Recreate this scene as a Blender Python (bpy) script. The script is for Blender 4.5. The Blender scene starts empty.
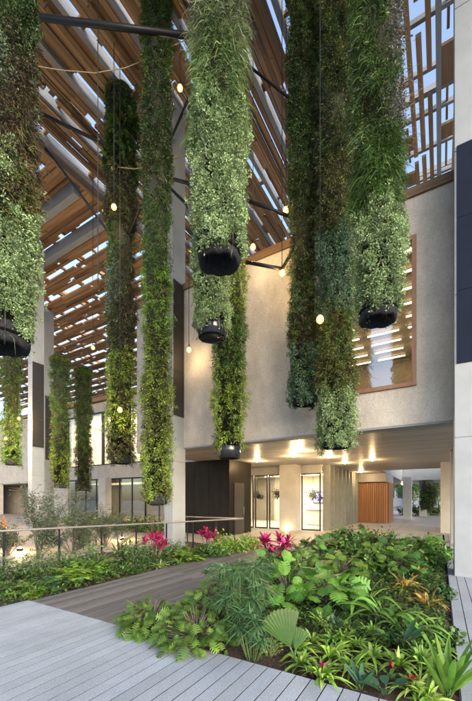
import bpy, math, random
import numpy as np
from mathutils import Vector
random.seed(7); rng = np.random.default_rng(11)
S = bpy.context.scene
COL = S.collection
PI = math.pi
# ------------------------------------------------------------------ measuring frame: world x runs away along the deck boards, y to the left
EYE = 1.7; FPX = 340.0; CX = 236.0; HZ = 500.0
FW = (0.8572, 0.5150); RT = (0.5150, -0.8572)
def at(px, py, Y):
    "point seen at photo pixel (px,py) at depth Y metres"
    r = (px-CX)/FPX*Y
    return (FW[0]*Y+RT[0]*r, FW[1]*Y+RT[1]*r, EYE+(HZ-py)/FPX*Y)
def gr(px, py, z=0.0):
    "ground point seen at photo pixel"
    return at(px, py, (EYE-z)*FPX/(py-HZ))
# ------------------------------------------------------------------ things and parts
def tag(o, label=None, cat=None, group=None, kind=None):
    if label: o['label'] = label
    if cat: o['category'] = cat
    if group: o['group'] = group
    if kind: o['kind'] = kind
    return o
def thing(name, label, cat, loc=(0,0,0), group=None, rz=0.0):
    o = bpy.data.objects.new(name, None); COL.objects.link(o)
    o.location = loc; o.rotation_euler = (0,0,rz); o.empty_display_size = .1
    return tag(o, label, cat, group)
def link(name, me, parent=None, loc=None):
    o = bpy.data.objects.new(name, me); COL.objects.link(o)
    if parent: o.parent = parent
    if loc is not None: o.location = loc
    return o
def copy_tree(o, parent=None):
    c = o.copy(); COL.objects.link(c)
    if parent: c.parent = parent
    for ch in list(o.children): copy_tree(ch, c)
    return c
def bevel(o, w=.01, seg=2):
    m = o.modifiers.new('bevel', 'BEVEL'); m.width = w; m.segments = seg; m.limit_method = 'ANGLE'
    return o
class MB:
    "collects boxes, tubes and lathes; build() links them as one mesh object"
    def __init__(s): s.v=[]; s.f=[]; s.c=[]; s.sm=[]
    def add(s, vs, fs, c=(1,1,1), smooth=False):
        n=len(s.v); s.v += [tuple(p) for p in vs]; s.f += [tuple(i+n for i in f) for f in fs]
        s.c += [c]*len(vs); s.sm += [smooth]*len(fs); return s
    def box(s, x0,x1,y0,y1,z0,z1, c=(1,1,1)):
        vs=[(x,y,z) for z in (z0,z1) for y in (y0,y1) for x in (x0,x1)]
        return s.add(vs,[(0,2,3,1),(4,5,7,6),(0,1,5,4),(2,6,7,3),(0,4,6,2),(1,3,7,5)],c)
    def tube(s, pts, r, n=8, c=(1,1,1), cap=True):
        pts=[Vector(p) for p in pts]; rs = r if isinstance(r,(list,tuple)) else [r]*len(pts)
        vs=[]; fs=[]
        for i,p in enumerate(pts):
            d=(pts[min(i+1,len(pts)-1)]-pts[max(i-1,0)]).normalized()
            a=d.cross(Vector((0,0,1)));
            if a.length<1e-3: a=d.cross(Vector((1,0,0)))
            a.normalize(); b=d.cross(a)
            for k in range(n):
                t=2*PI*k/n; vs.append(p+(a*math.cos(t)+b*math.sin(t))*rs[i])
        for i in range(len(pts)-1):
            for k in range(n): fs.append((i*n+k,(i+1)*n+k,(i+1)*n+(k+1)%n,i*n+(k+1)%n))
        s.add(vs,fs,c,True)
        if cap:
            m=len(s.v)-len(vs)
            s.f += [tuple(m+k for k in range(n)), tuple(m+(len(pts)-1)*n+k for k in reversed(range(n)))]; s.sm += [False,False]
        return s
    def lathe(s, prof, n=32, c=(1,1,1), o=(0,0,0)):
        vs=[(o[0]+r*math.cos(2*PI*k/n),o[1]+r*math.sin(2*PI*k/n),o[2]+z) for r,z in prof for k in range(n)]
        fs=[(i*n+k,i*n+(k+1)%n,(i+1)*n+(k+1)%n,(i+1)*n+k) for i in range(len(prof)-1) for k in range(n)]
        return s.add(vs,fs,c,True)
    def build(s, name, mat, parent=None, loc=None):
        me=bpy.data.meshes.new(name); me.from_pydata(s.v,[],s.f); me.update()
        me.polygons.foreach_set('use_smooth', s.sm)
        a=me.color_attributes.new('tint','FLOAT_COLOR','POINT')
        a.data.foreach_set('color', [x for c in s.c for x in (*c,1.0)])
        me.materials.append(mat)
        return link(name, me, parent, loc)
# ------------------------------------------------------------------ materials
def newmat(name):
    m=bpy.data.materials.new(name); m.use_nodes=True; nt=m.node_tree; nt.nodes.clear()
    out=nt.nodes.new('ShaderNodeOutputMaterial'); p=nt.nodes.new('ShaderNodeBsdfPrincipled')
    nt.links.new(p.outputs[0], out.inputs[0]); return m,nt,p,out
def N(nt,t,**kw):
    n=nt.nodes.new(t)
    for k,v in kw.items():
        if k in n.inputs: n.inputs[k].default_value=v
        else: setattr(n,k,v)
    return n
def noise(nt, co, scale, detail=4, rough=.6, sc=(1,1,1)):
    mp=N(nt,'ShaderNodeMapping'); mp.inputs['Scale'].default_value=sc
    nt.links.new(co, mp.inputs[0])
    n=N(nt,'ShaderNodeTexNoise'); n.inputs['Scale'].default_value=scale; n.inputs['Detail'].default_value=detail; n.inputs['Roughness'].default_value=rough
    nt.links.new(mp.outputs[0], n.inputs['Vector']); return n.outputs['Fac']
def ramp(nt, fac, stops):
    r=N(nt,'ShaderNodeValToRGB'); nt.links.new(fac, r.inputs[0]); e=r.color_ramp.elements
    while len(e)<len(stops): e.new(.5)
    for i,(p,c) in enumerate(stops): e[i].position=p; e[i].color=(*c,1)
    return r.outputs[0]
def mul(nt,a,b,f=1.0,mode='MULTIPLY'):
    m=N(nt,'ShaderNodeMix'); m.data_type='RGBA'; m.blend_type=mode; m.inputs[0].default_value=f
    for s,i in ((a,6),(b,7)):
        if isinstance(s,tuple): m.inputs[i].default_value=(*s,1)
        else: nt.links.new(s,m.inputs[i])
    return m.outputs[2]
def bump(nt,p,h,strength=.3,dist=.02):
    b=N(nt,'ShaderNodeBump'); b.inputs['Strength'].default_value=strength; b.inputs['Distance'].default_value=dist
    nt.links.new(h,b.inputs['Height']); nt.links.new(b.outputs[0],p.inputs['Normal'])
def surf(name, stops, scale=3, sc=(1,1,1), rough=.7, metal=0, bs=.2, bd=.01, bscale=None, tint=False, speck=None, bsc=None, spec=.5, detail=6):
    m,nt,p,out=newmat(name)
    co=N(nt,'ShaderNodeTexCoord').outputs['Object']
    f=noise(nt,co,scale,detail,.62,sc); c=ramp(nt,f,stops)
    if tint:
        a=N(nt,'ShaderNodeAttribute'); a.attribute_name='tint'; c=mul(nt,c,a.outputs['Color'])
    if speck:
        s=noise(nt,co,speck[0],2,.5); c=mul(nt,c,ramp(nt,s,speck[1]))
        g=noise(nt,co,1.3,4,.6); c=mul(nt,c,ramp(nt,g,[(.3,(.86,.86,.86)),(.7,(1.08,1.08,1.08))]))
    nt.links.new(c,p.inputs['Base Color']); p.inputs['Roughness'].default_value=rough; p.inputs['Metallic'].default_value=metal
    p.inputs['Specular IOR Level'].default_value=spec
    if bs: bump(nt,p,noise(nt,co,bscale or scale*4,5,.6,bsc or sc),bs,bd)
    return m
def emit(name,col,strength):
    m=bpy.data.materials.new(name); m.use_nodes=True; nt=m.node_tree; nt.nodes.clear()
    e=nt.nodes.new('ShaderNodeEmission'); e.inputs[0].default_value=(*col,1); e.inputs[1].default_value=strength
    o=nt.nodes.new('ShaderNodeOutputMaterial'); nt.links.new(e.outputs[0],o.inputs[0]); return m
def leafmat(name, rough=.45, trans=.22, spec=.4):
    m,nt,p,out=newmat(name)
    a=N(nt,'ShaderNodeAttribute'); a.attribute_name='tint'
    co=N(nt,'ShaderNodeTexCoord').outputs['Object']
    c=mul(nt,a.outputs['Color'],ramp(nt,noise(nt,co,9,3),[(.3,(.75,.78,.7)),(.7,(1.2,1.15,1.2))]))
    nt.links.new(c,p.inputs['Base Color']); p.inputs['Roughness'].default_value=rough; p.inputs['Specular IOR Level'].default_value=spec
    t=N(nt,'ShaderNodeBsdfTranslucent'); nt.links.new(c,t.inputs[0])
    mx=N(nt,'ShaderNodeMixShader'); mx.inputs[0].default_value=trans
    nt.links.new(p.outputs[0],mx.inputs[1]); nt.links.new(t.outputs[0],mx.inputs[2]); nt.links.new(mx.outputs[0],out.inputs[0]); return m
def glassmat(name, tintc=(.9,.95,.95), refl=.12):
    m=bpy.data.materials.new(name); m.use_nodes=True; nt=m.node_tree; nt.nodes.clear()
    o=nt.nodes.new('ShaderNodeOutputMaterial'); mx=nt.nodes.new('ShaderNodeMixShader')
    t=nt.nodes.new('ShaderNodeBsdfTransparent'); t.inputs[0].default_value=(*tintc,1)
    g=nt.nodes.new('ShaderNodeBsdfGlossy'); g.inputs['Roughness'].default_value=.02
    lw=nt.nodes.new('ShaderNodeLayerWeight'); lw.inputs[0].default_value=.35
    ma=nt.nodes.new('ShaderNodeMath'); ma.operation='MULTIPLY_ADD'; ma.inputs[1].default_value=.7; ma.inputs[2].default_value=refl
    nt.links.new(lw.outputs['Fresnel'],ma.inputs[0]); nt.links.new(ma.outputs[0],mx.inputs[0])
    nt.links.new(t.outputs[0],mx.inputs[1]); nt.links.new(g.outputs[0],mx.inputs[2]); nt.links.new(mx.outputs[0],o.inputs[0]); return m
M={}
M['wall']=surf('bush_hammered_concrete',[(.25,(.36,.33,.295)),(.5,(.42,.388,.35)),(.75,(.475,.442,.405))],scale=2.2,sc=(1,1,.55),rough=.9,bs=.85,bd=.02,bscale=26,bsc=(1,1,.6),
   speck=(48,[(.35,(.84,.84,.845)),(.62,(1.07,1.07,1.07))]))
M['concrete']=surf('smooth_concrete',[(.3,(.36,.35,.33)),(.7,(.46,.45,.43))],scale=1.4,rough=.75,bs=.15,bscale=30)
M['white_concrete']=surf('pale_concrete',[(.3,(.24,.26,.275)),(.7,(.295,.315,.33))],tint=True,scale=1.6,rough=.6,bs=.08,bscale=30)
M['beam']=surf('canopy_concrete',[(.3,(.17,.18,.2)),(.7,(.25,.26,.28))],scale=1.2,rough=.8,bs=.15)
M['timber_x']=surf('canopy_timber_along',[(.25,(.155,.088,.042)),(.5,(.28,.163,.078)),(.75,(.39,.245,.125))],scale=4,sc=(.12,3,3),rough=.6,bs=.2,tint=True)
M['timber_y']=surf('canopy_timber_across',[(.25,(.2,.108,.05)),(.5,(.33,.185,.085)),(.75,(.43,.265,.13))],scale=4,sc=(3,.12,3),rough=.6,bs=.2,tint=True)
M['timber_z']=surf('upright_timber',[(.25,(.22,.09,.035)),(.5,(.29,.125,.05)),(.75,(.35,.16,.065))],scale=5,sc=(3,3,.15),rough=.45,bs=.15,tint=True)
M['frame_wood']=surf('window_timber',[(.25,(.15,.075,.045)),(.75,(.23,.125,.075))],scale=6,sc=(1,1,.4),rough=.5,bs=.15)
M['deck']=surf('speckled_deck_plank',[(.3,(.31,.335,.365)),(.7,(.365,.39,.425))],scale=2,sc=(1,1,1),rough=.75,bs=.3,bd=.004,bscale=60,bsc=(1,1,1),tint=True,
   speck=(60,[(.4,(.87,.88,.89)),(.56,(.99,.99,.99)),(.68,(1.22,1.22,1.2))]))
M['path']=surf('dark_hardwood_plank',[(.25,(.09,.084,.081)),(.55,(.13,.122,.118)),(.8,(.18,.17,.165))],scale=5,sc=(.25,6,1),rough=.65,bs=.3,bd=.006,tint=True)
M['paving']=surf('warm_concrete_paving',[(.3,(.3,.27,.235)),(.7,(.4,.365,.32))],scale=1.1,rough=.55,bs=.1,bscale=20)
M['ground']=surf('far_ground',[(.3,(.2,.2,.19)),(.7,(.27,.27,.255))],scale=.3,rough=.9,bs=.1)
M['soil']=surf('mulch_soil',[(.3,(.03,.018,.012)),(.55,(.075,.045,.03)),(.75,(.13,.085,.06))],scale=28,rough=.95,bs=1,bd=.05,bscale=40)
M['chip']=surf('bark_chip',[(.3,(.05,.03,.02)),(.7,(.14,.09,.06))],scale=20,rough=.95,bs=.4,tint=True)
M['steel']=surf('dark_steel',[(.3,(.008,.009,.011)),(.7,(.014,.015,.018))],scale=6,rough=.45,spec=.3,bs=.05)
M['seam_shade']=surf('black_seam_shade',[(.3,(.006,.006,.007)),(.7,(.01,.01,.011))],scale=6,rough=1,spec=0,bs=0)  # flat black, painted shade for the boardwalk seams
M['void']=surf('black_shade_and_strap',[(.3,(.004,.004,.004)),(.7,(.008,.008,.008))],scale=6,rough=1,spec=0,bs=0)  # flat black: painted shade in deck seams, also colours the strap
M['railsteel']=surf('grey_handrail',[(.3,(.2,.19,.185)),(.7,(.27,.258,.25))],scale=6,rough=.4,metal=.35,bs=.05)
M['panel']=surf('dark_slate_panel',[(.3,(.025,.024,.025)),(.7,(.038,.036,.036))],scale=1.2,spec=.25,rough=.5,bs=.06)
M['bluepanel']=surf('dark_blue_panel',[(.3,(.011,.015,.028)),(.7,(.015,.02,.036))],scale=1.2,spec=.04,rough=.6,bs=.06)
M['blackdoor']=surf('black_steel_cladding',[(.3,(.007,.0065,.006)),(.7,(.016,.014,.012))],scale=2.5,sc=(1,1,.3),rough=.5,metal=0,spec=.1,bs=.08)
M['felt']=surf('black_felt',[(.3,(.012,.012,.014)),(.7,(.04,.04,.045))],scale=40,rough=1,spec=.08,bs=.8,bd=.006,bscale=90)
M['blackring']=surf('black_gloss_ring',[(.3,(.012,.014,.02)),(.7,(.02,.022,.03))],scale=5,rough=.12,bs=0)
M['core']=surf('root_mat',[(.3,(.018,.018,.01)),(.55,(.035,.04,.02)),(.8,(.06,.06,.032))],scale=18,rough=.95,bs=1,bd=.04,bscale=30)
M['soffit']=surf('soffit_board',[(.3,(.24,.23,.22)),(.7,(.31,.3,.285))],scale=3,sc=(4,.3,1),rough=.4,bs=.08,tint=True)
M['fin']=surf('grey_green_fin',[(.3,(.16,.165,.15)),(.7,(.22,.225,.205))],scale=3,rough=.6,bs=.08)
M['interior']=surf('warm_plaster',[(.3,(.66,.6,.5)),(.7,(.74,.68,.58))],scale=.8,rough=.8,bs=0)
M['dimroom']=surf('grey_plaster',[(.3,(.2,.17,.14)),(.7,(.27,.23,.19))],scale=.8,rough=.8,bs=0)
M['bark']=surf('bark',[(.3,(.09,.07,.055)),(.7,(.2,.165,.13))],scale=10,sc=(1,1,.3),rough=.9,bs=.5)
M['cable']=surf('black_cable',[(.3,(.012,.012,.012)),(.7,(.02,.02,.02))],scale=5,rough=.6,bs=0)
M['rope']=surf('tan_cable',[(.3,(.25,.2,.12)),(.7,(.36,.3,.18))],scale=30,rough=.8,bs=0)
M['cone']=surf('orange_plastic',[(.3,(.6,.09,.02)),(.7,(.7,.12,.03))],scale=3,rough=.5,bs=0)
M['white']=surf('white_laminate',[(.3,(.7,.69,.67)),(.7,(.78,.77,.75))],scale=2,rough=.4,bs=0)
M['leaf']=leafmat('leaf'); M['glossleaf']=leafmat('gloss_leaf',.48,.2,.3); M['drystuff']=leafmat('dry_leaf',.8,.1,.2)
M['glass']=glassmat('clear_glass'); M['winglass']=glassmat('window_glass',(.92,.9,.86),.2)
M['bulb']=emit('filament_glow',(1,.72,.3),14); g_=bpy.data.materials.new('amber_halo'); g_.use_nodes=True; n_=g_.node_tree; n_.nodes.clear(); o_=n_.nodes.new('ShaderNodeOutputMaterial'); m_=n_.nodes.new('ShaderNodeMixShader'); m_.inputs[0].default_value=.45
t_=n_.nodes.new('ShaderNodeBsdfTransparent'); t_.inputs[0].default_value=(1,.85,.55,1); e_=n_.nodes.new('ShaderNodeEmission'); e_.inputs[0].default_value=(1,.52,.09,1); e_.inputs[1].default_value=3.2
n_.links.new(t_.outputs[0],m_.inputs[1]); n_.links.new(e_.outputs[0],m_.inputs[2]); n_.links.new(m_.outputs[0],o_.inputs[0]); M['halo']=g_  # amber emission imitates the halo around a lit bulb
M['tube']=emit('tube_light',(1,.8,.5),4.5)
M['down']=emit('downlight_glow',(1,.72,.36),45); M['screen']=emit('display_glow',(.72,.6,1),1.1); M['roomlight']=emit('room_light',(1,.76,.42),9)
# ------------------------------------------------------------------ leaf geometry (numpy)
def unit(a): return a/np.maximum(np.linalg.norm(a,axis=-1,keepdims=True),1e-9)
PROF={'lance':lambda t: np.sin(PI*np.clip(t*.93+.07,0,1))**.8,
      'blade':lambda t: np.clip(1.02-t**2,0.03,1)*np.clip(.55+t*3,0,1),
      'oval': lambda t: np.sqrt(np.clip(1-(2*t-1)**2,0.01,1)),
      'paddle':lambda t: np.clip(np.sin(PI*np.clip(t,0,1)**.75)**.6,.05,1)}
class Fol:
    def __init__(s): s.V=[];s.F=[];s.C=[];s.n=0
    def raw(s,v,f,c):
        s.V.append(v.reshape(-1,3)); s.F.append(f.reshape(-1,4)+s.n); s.C.append(c.reshape(-1,3)); s.n+=len(s.V[-1])
    def strips(s,base,d,L,W,droop,nseg=3,prof='lance',fold=0.0,up=None,col=None,tipcol=None,wave=0.0):
        base=np.atleast_2d(base).astype(float); n=len(base); d=unit(np.atleast_2d(d)*np.ones((n,1)))
        L=np.broadcast_to(L,(n,)).astype(float); W=np.broadcast_to(W,(n,)).astype(float); droop=np.broadcast_to(droop,(n,)).astype(float)
        if up is None: up=rng.normal(size=(n,3))
        else: up=np.broadcast_to(up,(n,3))+rng.normal(size=(n,3))*.25
        side=unit(np.cross(d,up)); nor=np.cross(side,d)
        t=np.linspace(0,1,nseg+1); w=PROF[prof](t)
        cen=base[:,None,:]+d[:,None,:]*(L[:,None]*t)[:,:,None]
        cen[:,:,2]-= (droop*L)[:,None]*t**2
        if wave: cen+=side[:,None,:]*(np.sin(t*7+rng.random((n,1))*6)*wave*L[:,None])[:,:,None]
        hw=(W[:,None]*w*.5)[:,:,None]
        m=3 if fold else 2
        if m==3:
            pts=np.stack([cen-side[:,None,:]*hw+nor[:,None,:]*hw*fold,cen,cen+side[:,None,:]*hw+nor[:,None,:]*hw*fold],2)
        else: pts=np.stack([cen-side[:,None,:]*hw,cen+side[:,None,:]*hw],2)
        k=(nseg+1)*m; idx=[]
        for i in range(nseg):
            for j in range(m-1): idx.append((i*m+j,i*m+j+1,(i+1)*m+j+1,(i+1)*m+j))
        f=np.array(idx)[None]+(np.arange(n)*k)[:,None,None]
        col=np.broadcast_to(col,(n,3)); col=np.where((rng.random(n)<(.05 if n>60 else 0))[:,None],col*.45+np.array([.08,.055,.02]),col)
        c=col[:,None,None,:]*np.ones((1,nseg+1,m,1))
        if tipcol is not None:
            q=np.clip((t-.45)*2,0,1)[None,:,None,None]; c=c*(1-q)+np.broadcast_to(tipcol,(n,3))[:,None,None,:]*q
        s.raw(pts,f,c); return s
    def build(s,name,mat,parent=None,loc=None):
        V=np.concatenate(s.V);F=np.concatenate(s.F);C=np.concatenate(s.C)
        me=bpy.data.meshes.new(name); me.vertices.add(len(V)); me.vertices.foreach_set('co',V.astype(np.float32).ravel())
        me.loops.add(F.size); me.loops.foreach_set('vertex_index',F.astype(np.int32).ravel())
        me.polygons.add(len(F)); me.polygons.foreach_set('loop_start',(np.arange(len(F))*4).astype(np.int32))
        me.polygons.foreach_set('use_smooth',np.ones(len(F),dtype=bool))
        me.update(calc_edges=True)
        a=me.color_attributes.new('tint','FLOAT_COLOR','POINT'); a.data.foreach_set('color',np.concatenate([C,np.ones((len(C),1))],1).astype(np.float32).ravel())
        me.materials.append(mat); return link(name,me,parent,loc)
PAL={'pale':[(.255,.325,.175),(.195,.265,.13),(.31,.37,.225),(.24,.285,.165),(.165,.21,.11)],
 'green':[(.07,.13,.03),(.05,.10,.025),(.10,.17,.04)],
 'bright':[(.15,.24,.035),(.11,.2,.03),(.2,.28,.05)],
 'yellowgreen':[(.2,.25,.04),(.13,.2,.03),(.09,.15,.025),(.28,.3,.06)],
 'dark':[(.022,.042,.016),(.035,.06,.02),(.015,.028,.012)],
 'mid':[(.05,.095,.025),(.035,.07,.02),(.075,.12,.03)],
 'olive':[(.1,.12,.035),(.07,.085,.025),(.13,.12,.04)],
 'brown':[(.06,.042,.03),(.042,.032,.024),(.085,.06,.042),(.04,.045,.022)],
 'rust':[(.12,.07,.04),(.15,.095,.055),(.085,.052,.034),(.06,.045,.03)],
 'purple':[(.11,.09,.1),(.08,.07,.08),(.15,.125,.12),(.06,.06,.06)],
 'bluegreen':[(.085,.14,.1),(.06,.11,.08),(.12,.18,.13)],
 'strand':[(.15,.21,.085),(.11,.17,.06),(.2,.26,.12),(.09,.13,.05)],
 'greygreen':[(.13,.16,.12),(.09,.12,.085),(.17,.2,.15)],
 'lime':[(.28,.4,.07),(.2,.33,.05),(.36,.43,.11),(.15,.25,.045)],
 'magenta':[(.42,.015,.12),(.3,.012,.09),(.5,.03,.17),(.16,.012,.05)],
 'orange':[(.3,.2,.05),(.24,.21,.05),(.33,.16,.05),(.14,.17,.04)],
 'bronze':[(.06,.035,.03),(.09,.05,.04),(.05,.05,.03)],
 'redbrown':[(.1,.04,.03),(.06,.05,.025),(.05,.08,.025),(.04,.06,.02)]}
def pick(p,n,j=.22):
    a=np.array(PAL[p] if isinstance(p,str) else p); c=a[rng.integers(0,len(a),n)]
    return c*np.array([1.08,1.2,1.04])*(1+rng.normal(size=(n,1))*j).clip(.45,1.7)
# ------------------------------------------------------------------ world, camera, light
w=bpy.data.worlds.new('World'); S.world=w; w.use_nodes=True; nt=w.node_tree
bg=nt.nodes['Background']; sky=nt.nodes.new('ShaderNodeTexSky'); sky.sky_type='NISHITA'; sky.sun_disc=False
SUN_EL=math.radians(17); SUN_AZ=math.radians(238)       # direction to the sun in the xy plane, from +x
sky.sun_elevation=SUN_EL; sky.sun_rotation=math.radians(90)-SUN_AZ; sky.air_density=1.0; sky.dust_density=2.5; sky.ozone_density=2.0
hs=nt.nodes.new('ShaderNodeHueSaturation'); hs.inputs['Saturation'].default_value=.86; hs.inputs['Value'].default_value=1.25
nt.links.new(sky.outputs[0],hs.inputs['Color']); nt.links.new(hs.outputs[0],bg.inputs[0]); bg.inputs[1].default_value=.15
sl=bpy.data.lights.new('sun','SUN'); sl.energy=.5; sl.angle=math.radians(40); sl.color=(1,.98,.96)
so=bpy.data.objects.new('sun',sl); COL.objects.link(so)
dv=Vector((math.cos(SUN_EL)*math.cos(SUN_AZ),math.cos(SUN_EL)*math.sin(SUN_AZ),math.sin(SUN_EL))); so.rotation_euler=dv.to_track_quat('Z','Y').to_euler(); so.location=(-10,-5,20)
cd=bpy.data.cameras.new('camera'); cam=bpy.data.objects.new('camera',cd); COL.objects.link(cam); S.camera=cam
cam.location=(0,0,EYE); cam.rotation_euler=(PI/2,0,math.radians(31-90)); cd.sensor_width=36; cd.lens=FPX/701*36
cd.shift_y=(HZ-350.5)/701; cd.clip_start=.05; cd.clip_end=3000
vs=S.view_settings; vs.view_transform='Standard'; vs.look='None'; vs.gamma=1; vs.use_curve_mapping=False; vs.exposure=1.62
S.cycles.use_denoising=True; S.cycles.max_bounces=6; S.cycles.transparent_max_bounces=8; S.cycles.sample_clamp_indirect=6
LIGHTS=[]
def lamp(kind,name,loc,power,col,parent=None,size=.1,spot=None,sy=None,rot=None):
    l=bpy.data.lights.new(name,kind); l.energy=power; l.color=col
    if kind=='POINT': l.shadow_soft_size=size
    if kind=='SPOT': l.spot_size=math.radians(spot); l.spot_blend=.6; l.shadow_soft_size=size
    if kind=='AREA': l.size=size; l.shape='RECTANGLE'; l.size_y=sy or size
    o=bpy.data.objects.new(name,l); COL.objects.link(o); o.location=loc
    if rot: o.rotation_euler=rot
    if parent: o.parent=parent
    return o
# ------------------------------------------------------------------ ground, decks, paths
def struct(o): o['kind']='structure'; return o
g=MB(); g.add([(-900,-900,-.3),(900,-900,-.3),(900,900,-.3),(-900,900,-.3)],[(0,1,2,3)]); struct(g.build('ground',M['ground']))
def gt(lo=.86,hi=1.1): k=random.uniform(lo,hi); return (k*random.uniform(.985,1.01),k,k*random.uniform(.99,1.02))
d=MB(); y=-9.0
while y<12:
    y1=y+.150
    if y1<=-.149: xe=19.5
    elif y<5.86: xe=3.13
    else: xe=2.62
    x=-9.0+random.uniform(0,3)
    d.box(-9,xe,y+.0052,y1-.0052,-.05,random.uniform(0,.0012),gt(.9,1.07))
    y=y1
y=-.09
while y<2.2:
    d.box(13.4,19.5,y+.003,y+.147,-.05,0,gt()); y+=.15
o=struct(d.build('deck',M['deck']))
d=MB(); d.box(-9,2.6,-9,11,-.3,-.0016); d.box(2.6,3.12,-9,5.84,-.3,-.0016); d.box(3.12,19.45,-9,-.165,-.3,-.0016); d.box(13.42,19.45,-.165,2.19,-.3,-.0016); struct(d.build('deck_shade_base',M['void']))  # base with black top near board level, stands in for shade in the seams
d=MB(); d.box(3.15,11.1,3.75,5.76,-.2,-.0015); struct(d.build('boardwalk_shade_base',M['seam_shade']))  # black sheet under the planks paints the shade between them
d=MB(); y=3.72
k=0
while y<5.80:
    xe=11.2+.25*math.sin(k); k+=1; x0=3.145
    while x0<11.2:
        x1=min(11.2,x0+random.uniform(2.2,4.2)); d.box(x0+.002,x1-.002,y+.005,y+.133,-.06,random.uniform(0,.004),gt(.68,1.25)); x0=x1
    y+=.138
o=struct(d.build('boardwalk',M['path'])); bevel(o,.003,1)
d=MB(); d.box(3.145,11.2,3.72,3.745,-.22,-.062); d.box(3.145,11.2,5.77,5.795,-.22,-.062); struct(d.build('boardwalk_edge',M['path']))
d=MB()
for i in range(24):
    for j in range(24):
        x0=11.22+i*2.0; y0=2.22+j*2.0-0
        if x0<13.4 and y0<2.2: continue
        d.box(x0+.004,x0+1.996,y0+.004,y0+1.996,-.1,-.004)
for i in range(14):
    for j in range(3): d.box(19.52+i*2+.004,19.52+i*2+1.996,2.2-(j+1)*2+.004,2.2-j*2-.004,-.1,-.004)
for i in range(8):
    for j in range(20):
        x0=11.2-(i+1)*2; y0=9.6+j*2
        if x0>1: d.box(x0+.004,x0+1.996,y0+.004,y0+1.996,-.1,-.004)
struct(bevel(d.build('paving',M['paving']),.004,1))
d=MB(); d.box(12.9,13.38,-.12,3.7,-.12,-.002); struct(d.build('planter_edging',M['concrete']))
def soil_sheet(x0,x1,y0f,y1f,z):
    nx,ny=int((x1-x0)/.09),40; V=[];F=[]
    for i in range(nx+1):
        x=x0+(x1-x0)*i/nx; a,b=y0f(x),y1f(x)
        for j in range(ny+1):
            V.append((x,a+(b-a)*j/ny,z+random.uniform(-.012,.018)+.03*math.sin(x*2.1+j*.3)))
    for i in range(nx):
        for j in range(ny): q=i*(ny+1)+j; F.append((q,q+ny+1,q+ny+2,q+1))
    m=MB(); m.add(V,F,(1,1,1),True); return m
rail_y=lambda x: 8.5-.307*(x-3.84)
m=soil_sheet(3.14,12.88,lambda x:-.14,lambda x:3.72,-.055); struct(m.build('planting_soil',M['soil']))
m=soil_sheet(1.2,11.2,lambda x:5.81,lambda x:9.6,-.07); struct(m.build('bed_soil',M['soil']))
m=MB()
for i in range(2600):
    if i<1700: x,y,z=random.uniform(3.16,6.5) if i<1300 else random.uniform(6,12.6),random.uniform(-.12,3.68),-.06
    else: x,y,z=random.uniform(2.7,11),0,-.045; y=random.uniform(5.83,rail_y(x))
    l,wd,h=random.uniform(.012,.05),random.uniform(.006,.016),random.uniform(.004,.012); a=random.uniform(0,PI); ca,sa=math.cos(a),math.sin(a); tl=random.uniform(-.4,.4)
    vs_=[(x+ca*p*l-sa*q*wd,y+sa*p*l+ca*q*wd,z+r*h+p*l*tl) for r in (-1,1) for q in (-1,1) for p in (-1,1)]
    m.add(vs_,[(0,2,3,1),(4,5,7,6),(0,1,5,4),(2,6,7,3),(0,4,6,2),(1,3,7,5)],gt(.6,1.5))
tag(m.build('bark_mulch',M['chip']),'loose brown bark mulch lying between the bed plants','mulch',kind='stuff')
d=MB(); d.box(3.14,13.38,-.154,-.142,-.3,-.012); d.box(3.132,3.146,-.15,3.7,-.3,-.012); struct(d.build('planter_liner',M['path']))
# ------------------------------------------------------------------ gallery block over the walkway
B=thing('museum_building','pale rough concrete gallery block raised over a lit walkway','building',(9.8,0,0))
def bb(fn,name,mat,parent=B,bv=0):
    m=MB(); fn(m); o=m.build(name,mat,parent)
    o.location=(-parent.location.x,-parent.location.y,-parent.location.z) if parent.parent is None else (0,0,0)
    if bv: bevel(o,bv)
    return o
WZ0,WZ1=3.65,9.45; wy0,wy1,wz0,wz1=.52,2.27,4.62,8.46
def f(m):
    m.box(9.8,10.2,-9,wy0,WZ0,WZ1); m.box(9.8,10.2,wy1,10.6,WZ0,WZ1); m.box(9.8,10.2,wy0,wy1,WZ0,wz0); m.box(9.8,10.2,wy0,wy1,wz1,WZ1)
    m.box(10.2,24,10.2,10.6,WZ0+.3,WZ1); m.box(10.2,24,-9,-8.6,WZ0+.3,WZ1); m.box(24,24.4,-9,10.6,WZ0+.3,WZ1)
bb(f,'concrete_wall',M['wall'])
def f(m):
    m.box(10.2,24,-8.6,10.2,9.1,9.3)
bb(f,'roof',M['concrete'])
def f(m):
    for x0 in np.arange(10.0,46,.30):
        cuts=[(-9,10.56)] if not (24.4<=x0<38) else [(-9,-3.0),(3.35,10.56)]
        for a,b in cuts: m.box(max(x0+.028,10.206),x0+.272,a,b,3.655,3.70,gt(.85,1.12))
bb(f,'soffit',M['soffit'],bv=.004)
def f(m):
    m.box(9.81,10.2,-9,10.59,3.60,3.648)
bb(f,'drip_edge',M['beam'])
def f(m):
    m.box(10.2,24.3,-8.6,10.2,3.74,3.94); m.box(38.1,46,-8.6,10.2,3.74,3.94); m.box(24.3,38.1,3.5,10.2,3.74,3.94); m.box(24.3,38.1,-8.6,-3.1,3.74,3.94)
bb(f,'floor_slab',M['dimroom'])
def f(m):
    m.box(38.0,38.09,-3.0,3.35,3.655,7.5); m.box(24.45,38,3.37,3.47,3.655,5.2); m.box(24.45,38,-3.1,-3.0,3.655,5.2)
bb(f,'light_well',M['white_concrete'])
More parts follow.
